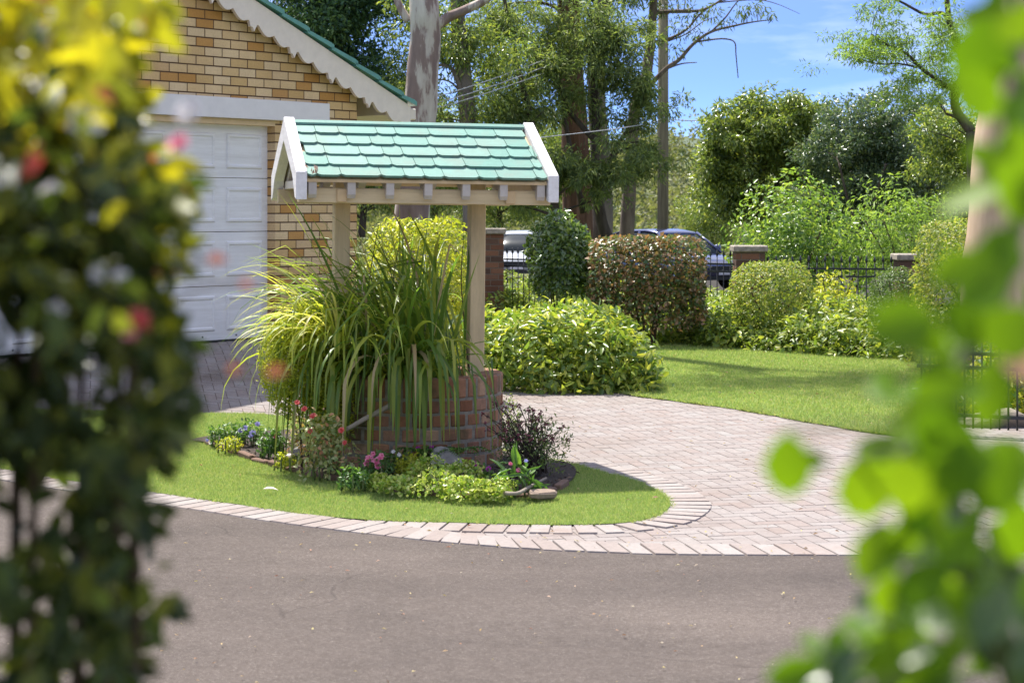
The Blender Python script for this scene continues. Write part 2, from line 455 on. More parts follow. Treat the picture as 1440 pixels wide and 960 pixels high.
# base terrain: one sheet to the horizon
def terrain():
    m, nt, b, out = new_mat('rough_grass_ground')
    v = coords(nt)
    c = ramp(nt, noise(nt, .35, 8, .7, v), [(.3, (.06, .08, .02)), (.5, (.10, .12, .03)), (.7, (.16, .14, .07))])
    nt.links.new(c, b.inputs['Base Color']); b.inputs['Roughness'].default_value = .95
    bump(nt, b, noise(nt, 12, 5, .7, v), .6, .05)
    xs = np.concatenate((-np.geomspace(900, 10, 24), np.linspace(-9, 9, 37), np.geomspace(10, 900, 24)))
    ys = np.concatenate((-np.geomspace(200, 4, 8), np.linspace(-3, 26, 59), np.linspace(27, 64, 20), np.geomspace(66, 3000, 40)))
    X, Y = np.meshgrid(xs, ys)
    Z = gz(X, Y) - .05
    nx, ny = len(xs), len(ys)
    mb = MB()
    mb.v = list(zip(X.ravel().tolist(), Y.ravel().tolist(), Z.ravel().tolist()))
    mb.f = [(j * nx + i, j * nx + i + 1, (j + 1) * nx + i + 1, (j + 1) * nx + i) for j in range(ny - 1) for i in range(nx - 1)]
    mb.m = [0] * len(mb.f)
    tag(mb.build('ground', m, smooth=True), kind='structure')
terrain()

# paved drive: herringbone of single pavers over a sand joint sheet
def paving():
    m_s = plain('joint_sand', (.12, .09, .075), .95, .3, 30)
    pav_poly = [(-14, 13.6), (-9, 9.0), (-4, 9.0), (0, 8.3), (12, 8.3), (14, 14.2), (2.6, 14.6), (1.4, 16.4), (.6, 18), (-1.2, 20.2), (-2.0, 18.3), (-5.6, 13.8), (-9, 12.6)]
    tag(sheet('paved_driveway_bed', pav_poly, -.0035, m_s, .4), kind='structure')
    m = island_mat('pink_grey_pavers', [(.240, .205, .188), (.26, .225, .208), (.275, .245, .228), (.25, .203, .182), (.28, .258, .242)], .85, 45, .28, .4,
                   ((.17, .125, .10), 1.1, .50, .85))
    a = R(12.5)
    ca, sa = math.cos(a), math.sin(a)
    W = .088; quads = []
    for i in range(-190, 191):
        for j in range(-70, 71):
            ox, oy = i + 2 * j, i - 2 * j
            for (x0, x1, y0, y1) in ((0, 2, 0, 1), (0, 1, -3, -1)):
                quads.append((ox + x0, ox + x1, oy + y0, oy + y1))
    q = np.array(quads, float) * W
    cx, cy = (q[:, 0] + q[:, 1]) / 2, (q[:, 2] + q[:, 3]) / 2
    wx, wy = cx * ca - cy * sa, cx * sa + cy * ca + 13
    k = inside(pav_poly, wx, wy)
    q = q[k]
    g = .0021
    n = len(q)
    co = np.zeros((n, 8, 3))
    for t, (a0, b0) in enumerate(((0, 2), (1, 2), (1, 3), (0, 3))):
        lx = q[:, a0] + (g if a0 == 0 else -g); ly = q[:, b0] + (g if b0 == 2 else -g)
        sx = (q[:, 0] + q[:, 1]) / 2; sy = (q[:, 2] + q[:, 3]) / 2
        for lev, sh in ((0, 0.0), (4, .0012)):
            ux = lx + np.sign(sx - lx) * sh; uy = ly + np.sign(sy - ly) * sh
            co[:, t + lev, 0] = ux * ca - uy * sa; co[:, t + lev, 1] = ux * sa + uy * ca + 13
    tilt = rng.normal(0, .0025, (n, 2)); hz = rng.normal(0, .0005, n)
    mid = co[:, :, :2].mean(1)
    base = gz(co[:, :, 0], co[:, :, 1]) + hz[:, None] + tilt[:, 0:1] * (co[:, :, 0] - mid[:, 0:1]) + tilt[:, 1:2] * (co[:, :, 1] - mid[:, 1:2])
    co[:, :, 2] = base; co[:, :4, 2] -= .006
    fs = [(4, 5, 6, 7), (0, 1, 5, 4), (1, 2, 6, 5), (2, 3, 7, 6), (3, 0, 4, 7)]
    o = leaf_mesh('paved_driveway', [(co.reshape(-1, 3), 8, fs, n)], m, smooth=False)
    tag(o, kind='structure')
    # header courses along the asphalt and round the lawn's tip
    me_ = island_mat('edging_pavers', [(.255, .21, .188), (.28, .243, .222), (.30, .268, .248), (.265, .216, .194)], .85, 45, .25, .4, ((.22, .16, .13), 1.7, .55, .8))
    def course(curve, inner, outer, z, w=.106, skew=False):
        pts = np.array([(p[0], p[1]) for p in curve])
        seg = np.linalg.norm(np.diff(pts, axis=0), axis=1); s = np.concatenate(([0], np.cumsum(seg)))
        mb = MB(); t = 0.0
        at = lambda u: np.array((np.interp(u, s, pts[:, 0]), np.interp(u, s, pts[:, 1])))
        while t + w < s[-1]:
            p0, p1 = at(t + .004), at(t + w - .004)
            d = p1 - p0; d /= np.linalg.norm(d); nn = np.array((-d[1], d[0]))
            if skew:
                w_ = float(sstep((p0[0] + .9) / 1.0)); fd = np.array((-.19, .98)); nn = nn * (1 - w_) + fd * w_; nn /= np.linalg.norm(nn)
            j = random.uniform(-.004, .004)
            cs = [p0 + nn * (inner + j), p1 + nn * (inner + j), p1 + nn * (outer + j), p0 + nn * (outer + j)]
            zz = z + random.uniform(-.0015, .0015)
            lo = [(*c, float(gz(*c)) - .01) for c in cs]
            cm = sum(cs) / 4
            hi = [(*(c + (cm - c) * .05), float(gz(*c)) + zz) for c in cs]
            mb.add(lo + hi, [(4, 5, 6, 7), (0, 1, 5, 4), (1, 2, 6, 5), (2, 3, 7, 6), (3, 0, 4, 7)])
            t += w
        return mb
    tag(course(A_edge, -.012, .275, .010, skew=True).build('edging_course_beside_asphalt', me_), kind='structure')
    tip = [p for p in isl_low if p[0] > -.8]
    tag(course(tip, -.225, .02, .008).build('edging_course_round_lawn', me_), kind='structure')
paving()

def asphalt():
    m, nt, b, out = new_mat('worn_asphalt')
    v = coords(nt)
    vo = nt.nodes.new('ShaderNodeTexVoronoi'); vo.inputs['Scale'].default_value = 150; nt.links.new(v, vo.inputs['Vector'])
    sp = nt.nodes.new('ShaderNodeSeparateColor'); nt.links.new(vo.outputs['Color'], sp.inputs[0])
    stones = ramp(nt, sp.outputs[0], [(0, (.074, .060, .051)), (.55, (.092, .076, .067)), (.9, (.110, .093, .083)), (1, (.155, .135, .12))])
    big = ramp(nt, noise(nt, .8, 6, .6, v), [(.3, (.78, .77, .77)), (.7, (1.15, 1.13, 1.12))])
    c = mix(nt, 1.0, stones, big, 'MULTIPLY')
    st = ramp(nt, noise(nt, 2.3, 7, .7, v), [(.62, (0, 0, 0)), (.78, (.35, .35, .35))])
    c = mix(nt, st, c, (.045, .036, .033))
    dust = ramp(nt, noise(nt, 16, 5, .7, v), [(.45, (0, 0, 0)), (.8, (.4, .4, .4))])
    c = mix(nt, dust, c, (.15, .125, .11))
    wv = nt.nodes.new('ShaderNodeTexNoise'); wv.inputs['Scale'].default_value = 1.7; wv.inputs['Detail'].default_value = 6; nt.links.new(v, wv.inputs['Vector'])
    va = nt.nodes.new('ShaderNodeVectorMath'); va.operation = 'MULTIPLY_ADD'; nt.links.new(wv.outputs['Color'], va.inputs[0]); va.inputs[1].default_value = (.55, .55, 0); nt.links.new(v, va.inputs[2])
    cr = nt.nodes.new('ShaderNodeTexVoronoi'); cr.feature = 'DISTANCE_TO_EDGE'; cr.inputs['Scale'].default_value = .55; nt.links.new(va.outputs[0], cr.inputs['Vector'])
    cm = ramp(nt, cr.outputs['Distance'], [(.0, (.45, .45, .45)), (.004, (0, 0, 0))])
    cmask = ramp(nt, noise(nt, .9, 3, .5, v), [(.52, (0, 0, 0)), (.6, (1, 1, 1))])
    c = mix(nt, math_(nt, 'MULTIPLY', cm, cmask), c, (.025, .02, .018))
    mp2 = nt.nodes.new('ShaderNodeMapping'); mp2.inputs['Scale'].default_value = (.12, .95, 1); mp2.inputs['Rotation'].default_value = (0, 0, .12); nt.links.new(v, mp2.inputs[0])
    trk = ramp(nt, noise(nt, 1.0, 5, .55, mp2.outputs[0]), [(.35, (.84, .83, .82)), (.65, (1.16, 1.15, 1.13))])
    c = mix(nt, 1.0, c, trk, 'MULTIPLY')
    nt.links.new(c, b.inputs['Base Color']); b.inputs['Roughness'].default_value = .88; b.inputs['Specular IOR Level'].default_value = .2
    bump(nt, b, vo.outputs['Distance'], .7, .006)
    poly = [(-14, -6), (14, -6), (14, 8.54)] + [(p[0], p[1]) for p in reversed(A_edge) if p[0] < 13.9] + [(-14, float(A_edge[0][1]))]
    tag(sheet('asphalt_driveway', poly, .004, m, .5), kind='structure')
asphalt()

def lawns():
    m, nt, b, out = new_mat('turf')
    v = coords(nt)
    c = ramp(nt, noise(nt, 1.6, 8, .75, v), [(.28, (.165, .27, .05)), (.5, (.225, .33, .07)), (.72, (.31, .37, .11))])
    c = mix(nt, ramp(nt, noise(nt, .9, 6, .7, v), [(.5, (0, 0, 0)), (.75, (.55, .55, .55))]), c, (.27, .27, .11))
    f = ramp(nt, noise(nt, 90, 4, .8, v), [(.3, (.6, .62, .6)), (.7, (1.2, 1.2, 1.15))])
    nt.links.new(mix(nt, 1.0, c, f, 'MULTIPLY'), b.inputs['Base Color'])
    b.inputs['Roughness'].default_value = .9; b.inputs['Specular IOR Level'].default_value = .15
    bump(nt, b, noise(nt, 130, 4, .8, v), 1.0, .02)
    tag(sheet('lawn_island', ISLAND, .0115, m, .3), kind='structure')
    tag(sheet('back_lawn', LAWN, .007, m, .4), kind='structure')
    def blades(name, poly, hole, n, L, W, off, keep=None):
        xs = [p[0] for p in poly]; ys = [p[1] for p in poly]
        x = rng.uniform(min(xs), max(xs), n * 4); y = rng.uniform(min(ys), max(ys), n * 4)
        k = inside(poly, x, y)
        if hole is not None: k &= ~inside(hole, x, y)
        k &= np.abs(x) < y * .3
        if keep is not None: k &= keep(x, y)
        x, y = x[k][:n], y[k][:n]
        c = np.stack((x, y, gz(x, y) + off - .004), 1)
        d = np.stack((rng.normal(0, .42, len(x)), rng.normal(0, .42, len(x)), np.ones(len(x))), 1)
        a = leaf_arrays(c, d, rdir(len(x)), rng.uniform(.55, 1.2, len(x)) * L, W, BLADE)
        o = leaf_mesh(name, [a], M['grass'], smooth=False)
        tag(o, 'short bright grass blades growing on the curved lawn strip' if hole is not None else 'mown grass blades of the lawn beyond the paving', 'grass', kind='stuff')
    def edge_tufts(curve, off, n, L, name, lab):
        pts = np.array([(p[0], p[1]) for p in curve]); sg = np.linalg.norm(np.diff(pts, axis=0), axis=1); ss = np.concatenate(([0], np.cumsum(sg)))
        u = rng.uniform(0, ss[-1], n)
        u = u[np.sin(u * 9) + np.sin(u * 23 + 1) * .7 + rng.normal(0, .6, n) > -.1]
        x = np.interp(u, ss, pts[:, 0]); y = np.interp(u, ss, pts[:, 1])
        x = x + rng.normal(0, .010, len(x)); y = y + rng.normal(0, .010, len(x))
        c = np.stack((x, y, gz(x, y) + off), 1)
        d = np.stack((rng.normal(0, .9, len(x)), rng.normal(0, .9, len(x)), np.full(len(x), .7)), 1)
        tag(leaf_mesh(name, [leaf_arrays(c, d, rdir(len(x)), rng.uniform(.5, 1.4, len(x)) * L, L * .13, BLADE)], M['grass'], smooth=False), lab, 'grass', kind='stuff')
    edge_tufts([p for p in ISLAND], .008, 9000, .03, 'edge_grass', 'ragged grass fringe spilling over the rim of the lawn strip')
    edge_tufts(lawn_front, .005, 7000, .045, 'edge_grass', 'ragged grass fringe where the mown lawn meets the brick paving')
    blades('island_grass', ISLAND, bed_c, 150000, .021, .0032, .013)
    blades('lawn_grass', LAWN, None, 120000, .030, .007, .008)
lawns()

tag(sheet('garden_bed_soil', bed_c, .024, M['soil'], .2), kind='structure')
rear_bed = [(p[0], p[1]) for p in reversed(lawn_back)] + [(9.5, 19.5), (9.5, 25.4), (-1.2, 28), (-1.2, 20.6), (-.35, 19.0), (-.35, 15.9), (.3, 15.95), (.9, 15.98), (1.15, 16.3)]
tag(sheet('rear_bed_soil', rear_bed, -.005, M['soil'], .5), kind='structure')
tag(sheet('front_bed_soil', [(-3, -.6), (3, -.6), (3, 2.6), (-3, 2.6)], .03, M['soil'], .5), kind='structure')
def road():
    m = plain('road_asphalt', (.06, .056, .052), 1.0, .2, 4, spec=0.0)
    tag(sheet('road', [(-80, 43.5), (80, 38.5), (80, 54), (-80, 62)], .02, m, 4), kind='structure')
road()

def far_hill():
    m, nt, b, out = new_mat('forested_hill')
    v = coords(nt)
    nt.links.new(ramp(nt, noise(nt, .03, 8, .8, v), [(.35, (.035, .06, .035)), (.65, (.09, .115, .06))]), b.inputs['Base Color'])
    b.inputs['Roughness'].default_value = 1
    mb = MB(); n = 80
    for i in range(n):
        x = -1500 + 3000 * i / (n - 1)
        h = 50 + 16 * math.sin(i * .31) + 7 * math.sin(i * .9 + 1) + random.uniform(-1.5, 1.5)
        mb.v += [(x, 1250, 5), (x, 1500, h * .75), (x, 1650, h), (x, 2200, 0)]
    for i in range(n - 1):
        for k in range(3):
            a = i * 4 + k; mb.f.append((a, a + 4, a + 5, a + 1)); mb.m.append(0)
    tag(mb.build('hills', m, smooth=True), kind='structure')
far_hill()

# ------------------------------------------------------------------ garage
def garage():
    ang = math.atan2(GU[1], GU[0])
    zf = .36
    root = empty('brick_garage', (GO[0], GO[1], zf), 'cream brick garage with white panelled door, scalloped gable and green roof edge', 'garage', rz=ang)
    bm_ = brick_wall_mat('cream_bricks', .212, .086, .011,
                         [(0, (.58, .38, .16)), (.3, (.66, .46, .23)), (.55, (.74, .55, .32)), (.78, (.70, .53, .32)), (.84, (.50, .26, .075)), (1, (.55, .30, .10))], (.10, .055, .03), 0)
    bm_y = brick_wall_mat('cream_bricks_side', .212, .086, .011,
                          [(0, (.52, .36, .18)), (.3, (.60, .44, .25)), (.7, (.68, .53, .34)), (.84, (.44, .24, .085)), (1, (.50, .29, .11))], (.10, .055, .03), 1)
    D0, D1, DH = -5.93, -1.126, 2.10          # door opening
    AP, AZ = -3.53, 4.07                      # gable apex
    m_ = .42
    zr = lambda x: AZ - m_ * abs(x - AP) - .03
    W = -7.06
    zc = zr(0)
    # front wall pieces (local y from 0 in to .11)
    mb = MB()
    mb.box((D1, 0, -.3), (0, .11, DH)); mb.box((W, 0, -.3), (D0, .11, DH))
    mb.prism([(W, DH), (0, DH), (0, zc), (AP, AZ - .03), (W, zc)], 1, 0, .11)
    mb.build('gable_wall', bm_, root)
    sw = MB()
    sw.box((-.11, .112, -.3), (0, 6.5, zc - .05)); sw.box((W, .112, -.3), (W + .11, 6.5, zc - .05))
    sw.box((W, 6.502, -.3), (0, 6.6, zc - .05))
    sw.build('side_wall', bm_y, root)
    # round brick vent ring in the gable
    mr = island_mat('cream_arch_bricks', [(.46, .30, .13), (.60, .44, .24), (.64, .50, .32)], .8, 40, .2)
    rg = MB(); rc = (-4.02, 3.02)
    for k in range(40):
        a0 = 2 * math.pi * (k + .06) / 40; a1 = 2 * math.pi * (k + .94) / 40
        q = [(rc[0] + r * math.cos(a), rc[1] + r * math.sin(a)) for r, a in ((.40, a0), (.51, a0), (.51, a1), (.40, a1))]
        rg.prism(q, 1, -.012, .02)
    rg.build('brick_vent_ring', mr, root)
    vt = MB(); vt.lathe([(.395, -.004), (.395, .02)], (rc[0], 0, rc[1]), 32, axis=1)
    for k in range(7): vt.box((rc[0] - .33, -.02, rc[1] - .3 + k * .095), (rc[0] + .33, -.006, rc[1] - .24 + k * .095))
    vt.build('vent_louvre', M['paint_cream'], root)
    # header
    hd = MB(); hd.box((D0 - .6, -.05, 2.10), (-.433, -.003, 2.292))
    hd.build('door_header', M['paint_grey'], root, bevel=.004)
    sf = MB(); sf.box((D0, .0, 2.045), (D1, .2, 2.098)); sf.build('door_head_trim', M['paint_tan'], root)
    # door: four sections of raised panels
    door = MB()
    sec = 4; sh = 2.04 / sec; y0 = .11
    for s in range(sec):
        z0 = s * sh + .015; z1 = (s + 1) * sh + .009
        door.box((D0, y0, z0), (D1, y0 + .04, z1))
        n = 8; pw = (D1 - D0) / n
        for k in range(n):
            xa = D0 + k * pw + .07; xb = D0 + (k + 1) * pw - .07
            za, zb = z0 + .085, z1 - .085
            # recessed frame look: raised panel with sloped rim
            o, i_, d = .0, .035, .014
            vs = [(xa, y0 - .001, za), (xb, y0 - .001, za), (xb, y0 - .001, zb), (xa, y0 - .001, zb),
                  (xa + .012, y0 - d, za + .012), (xb - .012, y0 - d, za + .012), (xb - .012, y0 - d, zb - .012), (xa + .012, y0 - d, zb - .012),
                  (xa + .03, y0 - d, za + .03), (xb - .03, y0 - d, za + .03), (xb - .03, y0 - d, zb - .03), (xa + .03, y0 - d, zb - .03),
                  (xa + .042, y0 - .004, za + .042), (xb - .042, y0 - .004, za + .042), (xb - .042, y0 - .004, zb - .042), (xa + .042, y0 - .004, zb - .042)]
            fs = []
            for r in range(3):
                for e in range(4): fs.append((r * 4 + e, r * 4 + (e + 1) % 4, (r + 1) * 4 + (e + 1) % 4, (r + 1) * 4 + e))
            fs.append((12, 13, 14, 15))
            door.add(vs, fs)
    dr = door.build('garage_door', M['door_white'], root)
    sl = MB(); sl.box((D0, y0 - .006, -.02), (D1, y0 + .05, .013)); sl.build('rubber_seal', M['dark_seal'], dr)
    for k in range(12):
        bl = MB(); bl.lathe([(.007, -.008), (.007, .0)], (D0 + .2 + k * .42, y0, .05), 8, axis=1)
        bl.build('bolt', M['dark_seal'], dr)
    # barge boards with scallops, on both slopes
    def barge(sgn):
        e = .66 if sgn > 0 else .66
        x_end = (0 + e) if sgn > 0 else (W - e)
        L = abs(x_end - AP)
        top = [(0, 0), (L, 0)]
        low = []
        t = L
        dep = lambda u: .27
        # lower edge: two lobes then a point, per .52 m
        n = 0
        u = L - .02
        low.append((L, -.20))
        per = .52; x = L - .16
        low.append((x, -.225))
        while x > .3:
            for lobe in range(2):
                w = .2
                for k in range(1, 9):
                    a = math.pi * k / 8
                    low.append((x - w * k / 8, -.215 - .055 * math.sin(a)))
                x -= w
            low += [(x - .02, -.225), (x - .055, -.30), (x - .075, -.27), (x - .10, -.275), (x - .12, -.225)]
            x -= .12
        low.append((0, -.25))
        poly = top + low
        # along the slope; vertical depth
        pp = []
        for s, h in poly:
            xx = AP + sgn * s
            pp.append((xx, AZ - m_ * s + h))
        b = MB(); b.prism(pp, 1, -.13, -.095)
        o = b.build('barge_board', M['paint_cream'], root)
        # tile verge: overlapping capped tiles seen on edge
        v = MB(); step = .335; s = 0.0
        while s < L + .05:
            s1 = min(s + step + .03, L + .06)
            z0 = AZ - m_ * s + .012; z1 = AZ - m_ * s1 + .05
            xa, xb = AP + sgn * s, AP + sgn * s1
            q = [(xa, z0), (xb, z1 - .018), (xb, z1 + .022), (xb - sgn * .04, z1 + .045), (xa, z0 + .035)]
            v.prism(q, 1, -.165, -.05)
            s += step
        v.build('verge_tile', M['tile'], root)
        return L
    M['tile'] = plain('green_glazed_tile', (.10, .27, .22), .35, .15, 10, spec=.5)
    barge(1); barge(-1)
    # roof slabs, stepped, plus eave box and gutter
    for sgn in (1, -1):
        rf = MB(); L = abs(AP) + .66; step = .335; s = 0.0
        while s < L:
            s1 = min(s + step, L + .03)
            q = [(AP + sgn * s, AZ - m_ * s + .0), (AP + sgn * s1, AZ - m_ * s1), (AP + sgn * s1, AZ - m_ * s1 + .04), (AP + sgn * s, AZ - m_ * s + .015)]
            rf.prism(q, 1, -.048, 6.9)
            s += step
        rf.build('roof', M['tile'], root)
    ez = AZ - m_ * (abs(AP) + .66)
    ev = MB(); ev.prism([(.35, ez + .10), (.66, ez - .025), (.66, ez - .16), (.35, ez - .10)], 1, -.092, 6.8)
    ev.build('eave_soffit', M['paint_cream'], root)
    gt = MB(); gt.box((.663, -.12, ez - .14), (.76, 6.8, ez - .02)); gt.build('gutter', M['paint_cream'], root, bevel=.01)
garage()

# ------------------------------------------------------------------ wishing well
WX, WY = -.665, 11.7
def well():
    th = R(14)
    root = empty('wishing_well', (WX, WY, 0.02), 'brick wishing well with green shingled roof on two tan posts, planted with long leaves', 'wishing well', rz=th, ry=.011)
    mb_ = island_mat('red_clinker_bricks', [(.22, .09, .045), (.31, .135, .07), (.38, .19, .105), (.27, .12, .075), (.42, .26, .16)], .85, 26, .35, .6, ((.07, .065, .03), 3.5, .5, .72))
    ring = MB(); r0, r1 = .46, .60
    zc = 0.0
    def course(z0, z1, n, off):
        for k in range(n):
            j = random.uniform(-.004, .004); g = .0062 / r1
            a0 = 2 * math.pi * (k + off) / n + g; a1 = 2 * math.pi * (k + 1 + off) / n - g
            am = (a0 + a1) / 2
            vs = []
            for z in (z0 + .005, z1 - .005):
                for r, a in ((r0, a0), (r1 + j, a0), (r1 + j + .002, am), (r1 + j, a1), (r0, a1)):
                    vs.append((r * math.cos(a), r * math.sin(a), z))
            ring.add(vs, [(4, 3, 2, 1, 0), (5, 6, 7, 8, 9), (0, 1, 6, 5), (1, 2, 7, 6), (2, 3, 8, 7), (3, 4, 9, 8), (4, 0, 5, 9)])
    for i in range(5): course(.005 + i * .086, .005 + (i + 1) * .086, 31, .5 * (i % 2))
    course(.436, .565, 44, .2)
    rg = ring.build('brick_ring', mb_, root, bevel=.009)
    mo = MB(); mo.lathe([(.596, -.06), (.596, .555), (.47, .558), (.47, .40)], (0, 0, 0), 64)
    mo.build('mortar', plain('grey_mortar', (.22, .19, .15), .95, .35, 25, bmp=.6), rg, smooth=False)
    so = MB(); so.lathe([(.466, .40), (.466, .50), (.25, .535), (.02, .55)], (0, 0, 0), 32); so.build('potting_soil', M['soil'], root)
    # posts, cross arms, beams
    ph = 1.64
    for s in (-1, 1):
        b = MB(); b.box((s * .435 - .05, -.05, .42), (s * .435 + .05, .05, 2.02)); b.build('post', M['post_paint'], root, bevel=.006)
        c = MB(); c.box((s * .435 - .03 + s * .083, -.56, 1.62), (s * .435 + .03 + s * .083, .56, 1.70)); c.build('cross_arm', M['paint_tan'], root, bevel=.004)
    for s in (-1, 1):
        b = MB(); b.box((-.775, s * .515 - .03, 1.615), (.775, s * .515 + .03, 1.705)); b.build('beam', M['beam_paint'], root, bevel=.004)
    RZ, EZ, HW, HL = 2.105, 1.765, .61, .735
    sl = (RZ - EZ) / HW
    # ridge board and rafters
    rb = MB(); rb.box((-.72, -.015, RZ - .12), (.72, .015, RZ - .03)); rb.build('ridge_board', M['paint_tan'], root)
    for k in range(7):
        x = -.70 + 1.40 * k / 6
        for s in (-1, 1):
            q = [(s * .018, RZ - .035), (s * .60, RZ - .035 - sl * .582), (s * .60, RZ - .115 - sl * .582), (s * .585, RZ - .15 - sl * .56), (s * .018, RZ - .12)]
            b = MB(); b.prism(q, 0, x - .024, x + .024); b.build('rafter', M['paint_rafter'], root)
    # shingles in five courses a side
    M['shingle'] = island_mat('teal_painted_shingles', [(.120, .265, .212), (.15, .30, .245), (.185, .325, .27), (.13, .28, .228)], .55, 20, .12, .25, ((.17, .23, .185), 6.0, .44, .84))
    sm = math.hypot(1, sl)
    for s in (-1, 1):
        sh = MB(); nc = 5; ex = HW * sm / nc
        for c in range(nc):
            x = -HL + random.uniform(-.16, -.02)
            top_d = c * ex - .04; bot_d = (c + 1) * ex + .012
            if c == 0: top_d = 0.004
            while x < HL:
                w = random.choice((.12, .145, .19, .215, .24))
                x0, x1 = max(x, -HL) + .0018, min(x + w, HL) - .0018
                x += w
                if x1 - x0 < .02: continue
                ch = .022; k2 = .018
                out = [(x0, top_d), (x1, top_d), (x1, bot_d - k2), (x1 - ch, bot_d), (x0 + ch, bot_d), (x0, bot_d - k2)]
                lift0, lift1 = .004, .022 + random.uniform(-.002, .002)
                vs = []
                for tck in (0, .015):
                    for (xx, d) in out:
                        f = (d - top_d) / (bot_d - top_d)
                        h = lift0 + (lift1 - lift0) * f + tck
                        y = d / sm; z = RZ - .012 - y * sl
                        vs.append((xx, s * (y + h * sl / sm), z + h / sm))
                n = 6
                fs = [tuple(range(n)), tuple(range(2 * n - 1, n - 1, -1))] + [(i, (i + 1) % n, (i + 1) % n + n, i + n) for i in range(n)]
                sh.add(vs, fs)
        sh.build('shingles', M['shingle'], root)
        bt = MB(); bt.prism([(s * .0, RZ - .012), (s * (HW - .004), RZ - .012 - sl * (HW - .004)), (s * (HW - .004), RZ - .03 - sl * (HW - .004)), (0, RZ - .03)], 0, -HL, HL)
        bt.build('roof_board', M['paint_tan'], root)
    rc = MB(); rc.prism([(-.03, RZ - .0), (0, RZ + .02), (.03, RZ - .0), (.03, RZ + .012), (0, RZ + .03), (-.03, RZ + .012)], 0, -HL, HL)
    rc.build('ridge_cap', M['shingle'], root)
    # barge boards: four, wide white capped boards with a cut foot
    for sx in (-1, 1):
        for sy in (-1, 1):
            x0, x1 = sorted((sx * (HL + .003), sx * (HL + .068)))
            z = lambda y: RZ + .045 - sl * y
            top = [(0, z(0)), (.2, z(.2)), (.4, z(.4)), (.635, z(.635))]
            low = [(.635, z(.635) - .165), (.57, z(.57) - .185), (.52, z(.52) - .16), (.47, z(.47) - .13), (.42, z(.42) - .125), (.2, z(.2) - .135), (0, z(0) - .15)]
            q = [(sy * y, zz) for y, zz in top + low]
            b = MB(); b.prism(q, 0, x0, x1); b.build('barge_board', M['barge_paint'], root, bevel=.003)
        g = MB(); x0, x1 = sorted((sx * (HL - .05), sx * (HL - .004))); g.box((x0, -.48, 1.707), (x1, .48, 1.755)); g.build('gable_tie', M['paint_cream'], root)
    # dry leaves caught at the eave corner
    n = 9; c = np.array((-.70, -.62, 1.80)) + rng.normal(0, .018, (n, 3))
    M['dry'] = leaf_mat('dry_leaf', [(.35, .2, .12), (.55, .4, .3), (.3, .12, .08)], .3, (1, 1, 1))
    v, k, fs, nn = leaf_arrays(c, rdir(n), rdir(n), .045, .02)
    me_o = leaf_mesh('dry_leaves', [(v, k, fs, nn)], M['dry'], None)
    tag(me_o, kind='stuff'); me_o.parent = root
    return root
well()

# ------------------------------------------------------------------ plants
def blob_pts(n, c, r, thick=.3, zmin=-.5, lump=.08, box=0.0, seed=0):
    """points in the outer skin of a lumpy ellipsoid (box>0: towards a rounded box); returns points and outward normals"""
    g = np.random.default_rng(seed + 5)
    d = rdir(int(n * 2.6)); d = d[d[:, 2] > zmin][:n]
    if box:
        p = 2 + box * 8
        s = (np.abs(d) ** p).sum(1, keepdims=True) ** (-1 / p)
    else: s = np.ones((len(d), 1))
    k = g.normal(size=(6, 3)) * 3.2; ph = g.uniform(0, 6, 6)
    wob = sum(np.sin(d @ k[i] + ph[i]) for i in range(6)) / 6
    s = s * (1 + lump * wob[:, None] * 2)
    dep = 1 - thick * rng.random((len(d), 1)) ** 1.7
    dep = dep + (rng.random((len(d), 1)) < .05) * rng.random((len(d), 1)) * (.05 if lump < .06 else .16)   # stray shoots
    pts = np.asarray(c) + d * s * dep * np.asarray(r)
    nn = unit(d / np.asarray(r))
    return pts, nn

def skin_leaves(n, c, r, L, W, tpl=KITE, thick=.3, zmin=-.5, lump=.08, box=0.0, up=.5, droop=.3, seed=0):
    p, nn = blob_pts(n, c, r, thick, zmin, lump, box, seed)
    m = len(p)
    nr = nn * .8 + np.array((0, 0, up)) + rng.normal(0, .55, (m, 3))
    d = np.cross(nn, rdir(m)) + nn * .55 + np.array((0, 0, -droop)) + rng.normal(0, .25, (m, 3))
    k = rng.uniform(.5, 1.4, m)
    return leaf_arrays(p, d, nr, k * L, k * rng.uniform(.8, 1.2, m) * W, tpl)

def twigs(root, c, base_z, n, spread, mat, r=.014, name='stem'):
    c = np.asarray(c, float)
    for i in range(n):
        a = 2 * math.pi * i / n + random.uniform(-.3, .3)
        tip = c + np.array((math.cos(a) * spread[0] * .8, math.sin(a) * spread[1] * .8, spread[2] * random.uniform(-.1, .7)))
        st = np.array((c[0] + math.cos(a) * .07, c[1] + math.sin(a) * .07, base_z))
        mid = st * .5 + tip * .5 + np.array((-(tip[0] - st[0]) * .2, 0, .05))
        b = MB(); b.tube(smooth_curve([st, mid, tip], 4), np.linspace(r, r * .35, 9), 6)
        b.build(name, mat, root, True, True)

